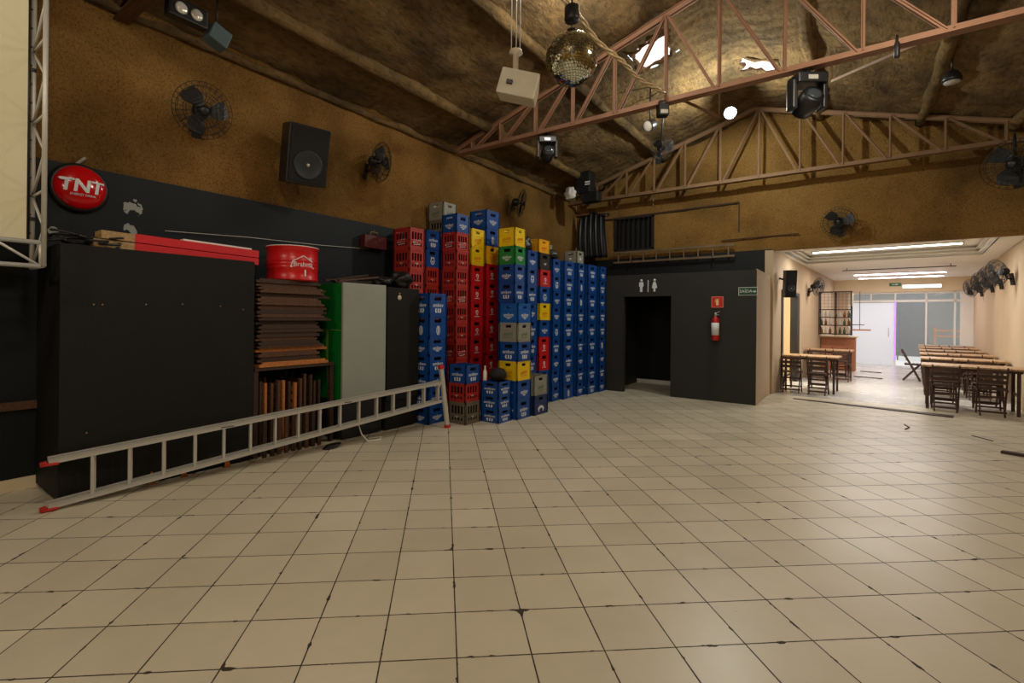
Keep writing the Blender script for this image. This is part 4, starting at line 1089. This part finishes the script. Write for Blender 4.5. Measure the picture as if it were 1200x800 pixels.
m = MB(); m.tube([(0, 0, .15), (0, 0, roofz(1.03) - 4.76)], .012, 7); m.build('stem', M_steel_d, t)
# lights and box near the upper left corner
t = thing('twin_spot_light', 'black bar with two round white lenses at the upper left', 'stage light', (-5.28, 2.10, 4.50), (0, 0, R(0)))
m = MB(); m.bevbox((-.05, -.20, -.09), (.06, .16, .09), .015); m.build('housing', M_blackpl, t)
for y in (-.09, .05):
    m = MB(); m.lathe([(.055, .06), (.055, .075), (.04, .085), (.004, .088)], 20, Matrix(((0, 0, 1, 0), (1, 0, 0, y), (0, 1, 0, 0), (0, 0, 0, 1))) ); m.build('lens', M_glass, t)
m = MB(); m.bar((0, -.1, .08), (0, -.1, .32), .03); m.build('bracket', M_steel_d, t)
m = MB(); m.bar((.0, -.3, .10), (.0, -.16, .12), .03, .02); m.build('strap', M_alu, t)
t = thing('power_box', 'dull blue grey box beside the twin spot light', 'box', (-5.28, 2.31, 4.44), (0, 0, R(0)))
m = MB(); m.bevbox((-.08, -.02, -.10), (.08, .17, .08), .01, Matrix.Rotation(R(-20), 4, 'X')); m.build('body', mat('blue_grey_box', rgb(70, 88, 92), .5), t); m = MB(); m.tube([(0, .06, .06), (0, .06, roofz(-5.28) - 4.44)], .01, 6); m.build('stem', M_steel_d, t)

# ------------------------------------------------------------------ loudspeakers
def speaker(loc, w, h, d, label, rot, bracket=True):
    """front faces +X of its own frame"""
    t = thing('loudspeaker', label, 'speaker', loc, rot)
    m = MB(); m.bevbox((-d, -w / 2, -h / 2), (0, w / 2, h / 2), .012); m.build('cabinet', M_blackpl, t)
    m = MB(); m.box((.0, -w / 2 + .03, -h / 2 + .03), (.008, w / 2 - .03, h / 2 - .03)); m.build('grille', M_blackmt, t)
    T = Matrix(((0, 0, 1, .008), (1, 0, 0, 0), (0, 1, 0, -h * .16), (0, 0, 0, 1)))
    m = MB(); m.lathe([(w * .34, 0), (w * .35, .008), (w * .32, .008), (w * .30, .002)], 30, T); m.build('cone_ring', mat('speaker_ring', rgb(44, 50, 56), .4), t)
    m = MB(); m.lathe([(w * .045, 0), (w * .03, .012), (.002, .014)], 14, T); m.build('dust_cap', M_alu, t)
    if bracket:
        m = MB(); m.bar((-d - .16, 0, .05), (-d + .01, 0, 0), .05); m.bar((-d - .17, 0, -.1), (-d - .17, 0, .15), .06, .02); m.build('bracket', M_steel_d, t)
    return t
speaker((-5.36, 3.50, 3.50), .50, .70, .3, 'big black loudspeaker tilted down on the brown left wall', (0, R(13), R(-14)))
speaker(tuple(AN(.26, .42, 2.31)), .22, .58, .16, 'black loudspeaker high at the entrance of the front room', (0, R(5), R(-58) - PHI), False)
m = MB(MA); m.tube([(.0, .6, 2.45), (.14, .52, 2.4)], .02, 7); tag(m.build('speaker_bracket', M_steel_d), 'bracket arm holding the loudspeaker in the front room', 'bracket')
t = thing('stage_rig', 'dark bulky light fixtures hanging in the far left corner', 'stage light', (-4.95, 10.5, 4.62))
m = MB(); m.bevbox((-.22, -.15, -.2), (.12, .15, .3), .03); m.build('housing', M_blackpl, t); m = MB(); m.bevbox((-.1, -.12, -.42), (.30, .12, -.18), .03); m.build('head', M_blackpl, t)
m = MB(); m.box((.0, -.155, .02), (.12, -.15, .05)); m.box((.0, -.155, -.03), (.12, -.15, -.005)); m.build('label_strip', M_text, t); m = MB(); m.tube([(-.05, 0, .3), (-.05, 0, roofz(-5.0) - 4.66)], .02, 7); m.build('stem', M_steel_d, t)
m = MB(); m.lump((-5.30, 10.30, 4.42), (.24, .14, .28), 21, .5); o = tag(m.build('white_cloth', M_white), 'small crumpled white cloth hanging in the far left corner', 'cloth')
m = MB(); m.tube([(-5.30, 10.32, 4.5), (-5.19, 10.5, 4.66)], .008, 6); m.build('string', M_steel_d, o)

# ------------------------------------------------------------------ caged fans
def make_fan(name_loc, label, rot, r=.25, group='caged wall fans', arm=.22):
    """faces +X of its own frame, wall at x=-arm"""
    t = thing('wall_fan', label, 'fan', name_loc, rot, group)
    def P(x, rad, a): return (x, rad * math.cos(a), rad * math.sin(a))
    m = MB(); wire = .0025 if r > .2 else .002
    for s in (1, -1):
        for rad, x in ((r, 0), (r * .85, .045 * s), (r * .6, .07 * s), (r * .3, .082 * s)):
            m.tube([P(x, rad, 2 * PI * k / 32) for k in range(32)], wire * 1.5, 4, closed=True)
        for k in range(28):
            a = 2 * PI * k / 28; m.tube([P(0, r, a), P(.045 * s, r * .85, a), P(.07 * s, r * .6, a), P(.082 * s, r * .3, a), P(.085 * s, r * .15, a)], wire, 4)
    m.build('cage', M_steel_d, t)
    for k in range(3):
        m = MB(); vs = []; n = 6
        for i in range(n):
            f = i / (n - 1); rad = r * (.14 + .72 * f); wdt = .26 + .34 * math.sin(PI * min(1, f * .8 + .15)); a0 = 2 * PI * k / 3 + .3 * f
            vs += [P(.022, rad, a0 - wdt), P(-.022, rad, a0 + wdt)]
        fs = [(2 * i, 2 * i + 1, 2 * i + 3, 2 * i + 2) for i in range(n - 1)]
        vs2 = [(v[0] + .004, v[1], v[2]) for v in vs]; m.add(vs + vs2, fs + [tuple(q + 2 * n for q in f) for f in fs]); m.build('blade', M_blackpl, t)
    T = Matrix(((0, 0, 1, 0), (1, 0, 0, 0), (0, 1, 0, 0), (0, 0, 0, 1)))
    m = MB(); m.lathe([(.02, .085), (r * .16, .08), (r * .16, .03)], 16, T); m.build('hub', M_blackpl, t)
    m = MB(); m.lathe([(r * .12, -.20), (r * .26, -.17), (r * .28, -.09), (r * .12, -.05), (.01, .03)], 18, T); m.build('motor', M_blackpl, t)
    m = MB(); m.tube([(-.13, 0, -.02), (-.15, 0, -.14), (-arm + .01, 0, -.16)], .02, 8); m.bar((-arm, 0, -.28), (-arm, 0, -.05), .09, .02, (1, 0, 0)); m.build('wall_arm', M_steel_d, t)
    return t
fan0 = make_fan((-5.58, 2.37, 3.72), 'black caged fan on the brown wall at left above the red beam', (0, R(14), R(-10)), .29)
dup(fan0, (-5.60, 4.86, 3.81), (0, R(12), R(25)), 'black caged fan on the brown wall between loudspeaker and crates')
dup(fan0, (-5.60, 8.68, 3.94), (0, R(10), R(35)), 'black caged fan on the brown wall above the crates')
dup(fan0, (-.24, 11.5, 3.42), (0, R(12), R(-95)), 'black caged fan above the front room opening')
fr_ = dup(fan0, (1.95, 10.9, 3.98), (0, R(10), R(-110)), 'large caged fan at the right edge, hung just under the far truss'); fr_.scale = (1.3, 1.3, 1.3)
m = MB(); m.tube([(-.1, 0, 0), (-.1, 0, .36)], .014, 6); m.build('hanging_rod', M_steel_d, fr_)
fanf = make_fan((-2.80, 9.0, 4.62), 'round caged fan hanging beside the bright lamp', (0, R(20), R(-60)), .21, 'caged wall fans', .2)
m = MB(); m.tube([(-.13, 0, 0), (-.13, 0, roofz(-2.8) - 4.6)], .014, 6); m.build('hanging_rod', M_steel_d, fanf)
FR = []
for i, (w, lb) in enumerate(((1.7, 'black wall fan in the front room, nearest of the right wall row'), (3.3, 'black wall fan in the front room, second in the right wall row'),
                            (4.9, 'black wall fan in the front room, third in the right wall row'), (7.4, 'black wall fan in the front room, last in the right wall row'))):
    p = AN(UR - .26, w, 2.48)
    if i == 0: f0 = make_fan(tuple(p), lb, (0, R(10), PI - PHI + R(28)), .25, 'fans on the front room wall')
    else: dup(f0, tuple(p), None, lb)
dup(f0, tuple(AN(.26, 4.3, 2.45)), (0, R(8), -PHI - R(20)), 'black wall fan on the left wall of the front room')

# ------------------------------------------------------------------ drapes, old ladder, signs
t = thing('black_drape', 'bundle of black sheeting hanging in the corner above the crates', 'drape', (-5.25, 11.55, 3.05))
m = MB(); vs = []; fs = []; nx, nz = 40, 14
for j in range(nz + 1):
    for i in range(nx + 1):
        f = i / nx; g = j / nz; x = (-.46 + .82 * f) * (1 - .12 * g); vs.append((x, .05 * math.sin(f * 34 + g * 1.5) - .06 - .05 * math.sin(g * PI), 1.12 * g * (1 - .05 * math.sin(f * 9))))
for j in range(nz):
    for i in range(nx): a = j * (nx + 1) + i; fs.append((a, a + 1, a + nx + 2, a + nx + 1))
m.add(vs, fs, True); o = m.build('sheeting', M_blackpl, t); md = o.modifiers.new('solid', 'SOLIDIFY'); md.thickness = .01
m = MB(); m.tube([(-.5, 0, 1.1), (.4, 0, 1.1)], .02, 8); m.bar((-.3, 0, 1.1), (-.3, .22, 1.1), .02); m.bar((.3, 0, 1.1), (.3, .22, 1.1), .02); m.build('rod', M_steel_d, t)
t = thing('wooden_ladder', 'old brown ladder lying on its side above the restroom block', 'ladder', (-4.78, 11.66, 2.90))
LL = 2.72
for z in (.02, .26): m = MB(); m.bar((0, 0, z), (LL, 0, z), .035, .045); m.build('rail', M_oldwood, t)
for k in range(9): m = MB(); m.bar((.12 + k * .31, 0, .02), (.12 + k * .31, 0, .26), .026); m.build('rung', M_oldwood, t)
for i, x in enumerate((-4.3, -2.5)):
    m = MB(); m.bar((x, 11.79, 2.875), (x, 11.6, 2.875), .03, .012); m.bar((x, 11.61, 2.87), (x, 11.61, 2.93), .03, .012); m.bar((x, 11.775, 2.7), (x, 11.775, 2.88), .03, .012)
    tag(m.build('ladder_hook', M_steel_d), 'steel hook under the %s end of the old brown ladder' % ('left', 'right')[i], 'hook')
FY = 10.0
t = thing('restroom_sign', 'white man and woman pictograms over the restroom doorway', 'sign', (-3.36, FY, 2.21))
def person_pic(female):
    m = MB(); T = face_my(0, -.001, 0)
    m.lathe([(.026, .0), (.026, .004)], 16, face_my(0, -.001, .115))
    if female: P = [(-.02, .083), (.02, .083), (.045, .0), (.05, -.045), (.02, -.05), (.018, -.115), (-.018, -.115), (-.02, -.05), (-.05, -.045), (-.045, 0)]
    else: P = [(-.042, .082), (.042, .082), (.046, -.0), (.026, -.02), (.024, -.118), (.003, -.118), (-.003, -.118), (-.024, -.118), (-.026, -.02), (-.046, -.0)]
    m.prism(P, 0, .004, T); return m
o = person_pic(False).build('man_pictogram', M_text, t); o.location = (-.14, 0, 0)
o = person_pic(True).build('woman_pictogram', M_text, t); o.location = (.13, 0, 0)
m = MB(); m.box((-.008, -.005, -.12), (.008, 0, .12)); m.build('divider', M_text, t)
t = thing('fire_extinguisher_sign', 'red square extinguisher sign above the fire extinguisher', 'sign', (-2.05, FY, 1.87))
m = MB(); m.box((-.105, -.006, -.105), (.105, 0, .105)); m.build('border', mat('sign_salmon', rgb(228, 120, 96), .5), t)
m = MB(); m.box((-.09, -.008, -.09), (.09, -.006, .09)); m.build('panel', mat('sign_red', rgb(206, 40, 30), .5), t)
m = MB(); T = face_my(0, -.008, 0); m.prism([(-.022, -.06), (.022, -.06), (.022, .03), (.012, .045), (-.012, .045), (-.022, .03)], 0, .003, T); m.prism([(-.03, .05), (.03, .05), (.03, .058), (-.03, .058)], 0, .003, T); m.prism([(-.045, -.01), (-.03, .05), (-.024, .05), (-.037, -.012)], 0, .003, T); m.build('pictogram', mat('sign_cream', rgb(245, 214, 150), .5), t)
t = thing('fire_extinguisher', 'red fire extinguisher with white label hung on the dark restroom block', 'fire extinguisher', (-2.06, FY - .10, 1.15))
m = MB(); m.lathe([(.06, 0), (.068, .02), (.07, .04), (.07, .36), (.062, .40), (.035, .435), (.024, .45)], 26); m.build('cylinder', mat('extinguisher_red', rgb(178, 28, 28), .35), t)
m = MB(); vs = []
for zz in (.10, .33): vs += [(.0715 * math.cos(R(a)), .0715 * math.sin(R(a)), zz) for a in range(-165, 0, 15)]
nn = len(vs) // 2; m.add(vs, [(i, i + 1, nn + i + 1, nn + i) for i in range(nn - 1)], True); o = m.build('label_sticker', M_text, t); md = o.modifiers.new('s', 'SOLIDIFY'); md.thickness = .001
m = MB(); m.add(*[[ [(.0725 * math.cos(R(-90) + p[0] / .0725), .0725 * math.sin(R(-90) + p[0] / .0725), p[2]) for p in q] for q in ([(-.05, 0, .27), (.05, 0, .27), (.05, 0, .285), (-.05, 0, .285)],)][0], [(0, 1, 2, 3)]]); m.build('label_stripe', M_blackmt, t)
m = MB(); m.lathe([(.02, .45), (.02, .50), (.012, .52)], 14); m.bar((-.01, 0, .50), (.07, -.01, .54), .018, .012); m.bar((-.01, 0, .485), (.06, 0, .475), .018, .01); m.build('valve', M_alu, t)
m = MB(); m.tube([(-.01, 0, .48), (-.07, -.01, .46), (-.09, -.02, .34), (-.085, -.03, .16), (-.08, -.03, .1)], .010, 8); m.build('hose', M_rubber, t)
m = MB(); m.box((-.03, .06, .38), (.03, .10, .46)); m.build('hook', M_steel_d, t)
t = thing('exit_sign', 'green SAÍDA sign at the corner of the dark restroom block', 'sign', (-1.54, FY, 2.06))
m = MB(); m.box((-.155, -.005, -.075), (.155, 0, .075)); m.build('border', M_text, t)
m = MB(); m.box((-.146, -.007, -.066), (.146, -.005, .066)); m.build('panel', mat('sign_green', rgb(16, 78, 46), .5), t)
m = MB(); v, f = text_geo('SAÍDA', .075, .002); T = face_my(-.035, -.0075, 0); m.add([T @ p for p in v], f); T = face_my(.105, -.0075, -.005); m.prism([(-.03, -.008), (.0, -.008), (0, -.025), (.03, 0), (0, .025), (0, .008), (-.03, .008)], 0, .002, T); m.build('lettering', M_text, t)
t = thing('exit_sign', 'small green exit sign on the beam above the shopfront', 'sign', tuple(AN(1.72, W1 - .125, 2.80)), (0, 0, -PHI))
m = MB(); m.box((-.16, -.01, -.055), (.16, 0, .055)); m.build('panel', mat('sign_green2', rgb(60, 120, 80), .5), t)
m = MB(); T = face_my(0, -.011, 0); m.prism([(-.09, -.012), (.02, -.012), (.02, -.035), (.08, 0), (.02, .035), (.02, .012), (-.09, .012)], 0, .002, T); m.build('arrow', M_text, t)

# ------------------------------------------------------------------ front room furniture
def bar_chair(name_label, group):
    """folding slatted wooden bar chair; sits facing +Y, back at -Y"""
    t = thing('folding_chair', name_label, 'chair', (0, 0, 0), (0, 0, 0), group)
    w = .17
    for s in (-1, 1):
        m = MB(); m.bar((s * w, .17, 0), (s * w, -.2, .80), .022, .038, (0, 1, 0)); m.build('leg', M_chair, t)
        m = MB(); m.bar((s * (w - .028), -.17, 0), (s * (w - .028), .18, .44), .022, .036, (0, 1, 0)); m.build('leg', M_chair, t)
    m = MB()
    for k in range(5): y = -.14 + k * .075; m.box((-w - .01, y, .43), (w + .01, y + .058, .448))
    for s in (-1, 1): m.box((s * w - .012, -.14, .405), (s * w + .012, .22, .43))
    m.build('seat', M_chair, t)
    m = MB()
    for z in (.56, .65, .74):
        y = .17 - .37 * (z / .80); m.bar((-w - .01, y - .02, z), (w + .01, y - .02, z), .014, .06)
    m.build('backrest', M_chair, t)
    for z, y in ((.12, .115), (.30, .03)):
        m = MB(); m.bar((-w, y, z), (w, y, z), .018, .03); m.build('stretcher', M_chair, t)
    m = MB(); m.bar((-w, -.12, .07), (w, -.12, .07), .018, .03); m.build('stretcher', M_chair, t)
    return t
def bar_table(label, loc, rz, W_, D_, group):
    t = thing('bar_table', label, 'table', loc, (0, 0, rz), group)
    m = MB(); n = 7
    for k in range(n): y0 = D_ * k / n; m.box((0, y0 + .002, .745), (W_, y0 + D_ / n - .002, .775))
    m.build('tabletop', M_tabletop, t)
    m = MB(); m.box((.05, .06, .70), (W_ - .05, .08, .745)); m.box((.05, D_ - .08, .70), (W_ - .05, D_ - .06, .745)); m.build('apron', M_chair, t)
    for x in (.08, W_ - .1):
        for y in (.06, D_ - .1):
            m = MB(); m.box((x - .02, y - .0, 0), (x + .025, y + .045, .745)); m.build('leg', M_chair, t)
    m = MB(); m.box((.08, .07, .30), (.1, D_ - .07, .34)); m.box((W_ - .1, .07, .30), (W_ - .08, D_ - .07, .34)); m.build('stretcher', M_chair, t)
    return t
rws = [.03, 2.1, 4.05, 5.9, 7.7, 9.3]
nm = ['nearest', 'second', 'third', 'fourth', 'fifth', 'last']
G5 = 'wooden tables along the right wall'; G6 = 'folding chairs at the right wall tables'
for i, w in enumerate(rws):
    lb = 'wooden slatted table along the right wall, %s in the row' % nm[i]
    if i == 0: tb0 = bar_table(lb, tuple(AN(2.33, w, 0)), -PHI, 1.29, .78, G5)
    else: dup(tb0, tuple(AN(2.33, w, 0)), None, lb)
ch0 = bar_chair('dark folding chair at the nearest right wall table, front left', G6); ch0.location = AN(2.64, .0); ch0.rotation_euler = (0, 0, -PHI)
dup(ch0, tuple(AN(3.2, .0)), None, 'dark folding chair at the nearest right wall table, front right')
k_ = 0
for i, w in enumerate(rws):
    for du, s in ((2.64, 'left'), (3.2, 'right')):
        if i > 0: dup(ch0, tuple(AN(du, w - .06)), None, 'dark folding chair at the %s right wall table, front %s' % (nm[i], s))
        if i < 5: dup(ch0, tuple(AN(du, w + .84)), (0, 0, PI - PHI), 'dark folding chair at the %s right wall table, behind it on the %s' % (nm[i], s))
dup(ch0, tuple(AN(2.18, 5.3)), (0, 0, -PHI - R(90)), 'dark folding chair standing in the aisle beside the table row')
G7 = 'wooden tables along the left wall'; G8 = 'folding chairs at the left wall tables'
dup(tb0, tuple(AN(.04, .75)), None, 'wooden table by the left wall doorway, nearest', G7)
dup(tb0, tuple(AN(.04, 3.75)), None, 'wooden table by the left wall, behind the doorway', G7)
for c in COL.objects:
    if c.get('group') == G7: c.scale = (.78, 1, 1)
for u, w, rz, lb in ((.72, .62, 0, 'dark folding chair in front of the nearest left wall table'), (.25, .62, 4, 'dark folding chair squeezed between nearest left table and the wall'),
                     (.85, 3.7, 0, 'dark folding chair in front of the second left wall table'), (.35, 3.7, 0, 'dark folding chair before the second left table, nearer the wall'), (.6, 1.66, 180, 'dark folding chair behind the nearest left wall table'), (.7, 4.62, 180, 'dark folding chair behind the second left wall table')):
    dup(ch0, tuple(AN(u, w)), (0, 0, -PHI + R(rz)), lb, G8)
# service counter with rack
t = thing('bar_rack', 'black bar shelving with bottles hanging at the far left', 'rack', tuple(AN(.0, 6.5, 0)), (0, 0, -PHI))
for z in (1.12, 1.38, 1.62, 1.86, 2.4):
    m = MB(); m.box((0, 0, z), (.82, .32, z + .025)); m.build('shelf', M_steel_d, t)
for x in (.0, .40, .79):
    for y in (0, .29): m = MB(); m.box((x, y, 1.10), (x + .025, y + .025, 2.42)); m.build('upright', M_steel_d, t)
m = MB()
for k in range(9): m.box((.05 + k * .09, .01, 1.88), (.055 + k * .09, .02, 2.4))
for k in range(5): m.box((0, .01, 1.95 + k * .1), (.8, .02, 1.955 + k * .1))
m.build('wire_grid', M_steel_d, t)
m = MB(); m.box((.78, .02, 1.98), (.84, .3, 2.38)); m.build('end_panel', M_cream, t)
m = MB(); m.box((.82, .05, 1.25), (1.26, .3, 1.285)); m.build('side_shelf', M_orangewood, t); m = MB(); m.box((.80, .05, 1.41), (1.12, .07, 1.43)); m.tube([(1.0, .17, 1.285), (1.0, .17, 2.42)], .008, 6); m.build('shelf_rod', M_steel_d, t)
mg_ = mat('bottle_glass', rgb(60, 80, 60), .2); bt = [mg_, mat('amber_glass', rgb(120, 70, 30), .2), mat('clear_bottle', rgb(190, 190, 180), .2)]
GB = 'bottles on the bar shelving'
rnd = random.Random(9)
BN = ['green', 'amber', 'clear']
for j, z in enumerate((1.145, 1.405, 1.645)):
    for k in range(7):
        ci = rnd.randrange(3)
        m = MB(); m.lathe([(.032, 0), (.034, .01), (.034, .11), (.014, .15), (.013, .19), (.016, .195)], 10, MA @ Matrix.Translation((.07 + k * .108 + (.03 if k > 2 else 0), 6.58, z)))
        tag(m.build('bottle', bt[ci]), '%s glass bottle, %s from the wall, on the %s bar shelf' % (BN[ci], PL[k], ['lowest', 'second lowest', 'middle'][j]), 'bottle', GB)
t = thing('bar_counter', 'low brick coloured counter below the bar shelving', 'counter', tuple(AN(.02, 6.9, 0)), (0, 0, -PHI))
m = MB(); m.box((0, 0, 0), (.85, .5, 1.02)); m.build('front', mat('brick_tone', rgb(168, 106, 74), .7, var=.2, scale=12), t); m = MB(); m.box((-.0, -.05, 1.02), (.9, .55, 1.06)); m.build('worktop', M_cream, t)
# things on the floor
t = thing('floor_strip', 'dark strip lying on the floor at the front room threshold', 'strip', (0, 0, 0))
a, b = AN(.45, -.45), AN(2.72, -.65); d = (b - a).normalized(); n_ = Vector((-d.y, d.x, 0))
P = [a, b - n_ * .14, b + n_ * .08, b - d * .4 + n_ * .09, a + d * .55 + n_ * .07, a + n_ * .02]
m = MB(); m.prism([(p.x, p.y) for p in P], 0, .014); m.build('strip', M_darkwood, t)
m = MB(); m.prism([(1.40, 8.28), (2.3, 8.0), (2.3, 8.16), (1.43, 8.36)], 0, .03); tag(m.build('floor_strip', M_darkwood), 'dark board lying on the floor at the right edge', 'board')
m = MB(); m.tube([AN(1.0, 7.1, .01), AN(1.5, 7.0, .01)], .012, 6); tag(m.build('door_stop', M_darkwood), 'dark stick lying in front of the white shop door', 'stick')
m = MB(); m.tube([AN(.98, 5.2, .01), AN(1.6, 5.1, .01)], .014, 6); tag(m.build('door_stop', M_darkwood), 'longer dark stick on the front room floor, nearer the tables', 'stick')
m = MB(); m.tube([(.62, 9.62, .006), (.66, 9.4, .006), (.60, 9.2, .006)], .008, 6); tag(m.build('twig', M_darkwood), 'thin dark twig on the tiles before the front room', 'twig')
m = MB(); m.tube([(1.30, 9.3, .005), (1.46, 9.05, .005)], .006, 6); tag(m.build('twig', M_darkwood), 'short dark twig on the tiles, right of the other', 'twig')

# ------------------------------------------------------------------ pieces that belong to a part sit below that part
SUB = {'print': ('body',), 'lens': ('head', 'housing', 'body'), 'display': ('base',), 'cone_ring': ('grille',), 'dust_cap': ('grille',), 'label_sticker': ('cylinder',),
       'label_stripe': ('cylinder',), 'diffuser': ('housing',), 'sticker': ('door',), 'lettering': ('dome', 'panel'), 'pictogram': ('panel',), 'arrow': ('panel',),
       'logo': ('body',), 'stripe': ('body',), 'screw': ('front_panel',), 'label_strip': ('housing',), 'lens_opening': ('body',), 'hub': ('motor',), 'hem': ('fabric',)}
for root in [o for o in COL.objects if o.type == 'EMPTY' and o.parent is None]:
    kids = {}
    for c in root.children: kids.setdefault(c.name.split('.')[0], c)
    for c in list(root.children):
        for p in SUB.get(c.name.split('.')[0], ()):
            if p in kids and kids[p] is not c:
                c.parent = kids[p]; break
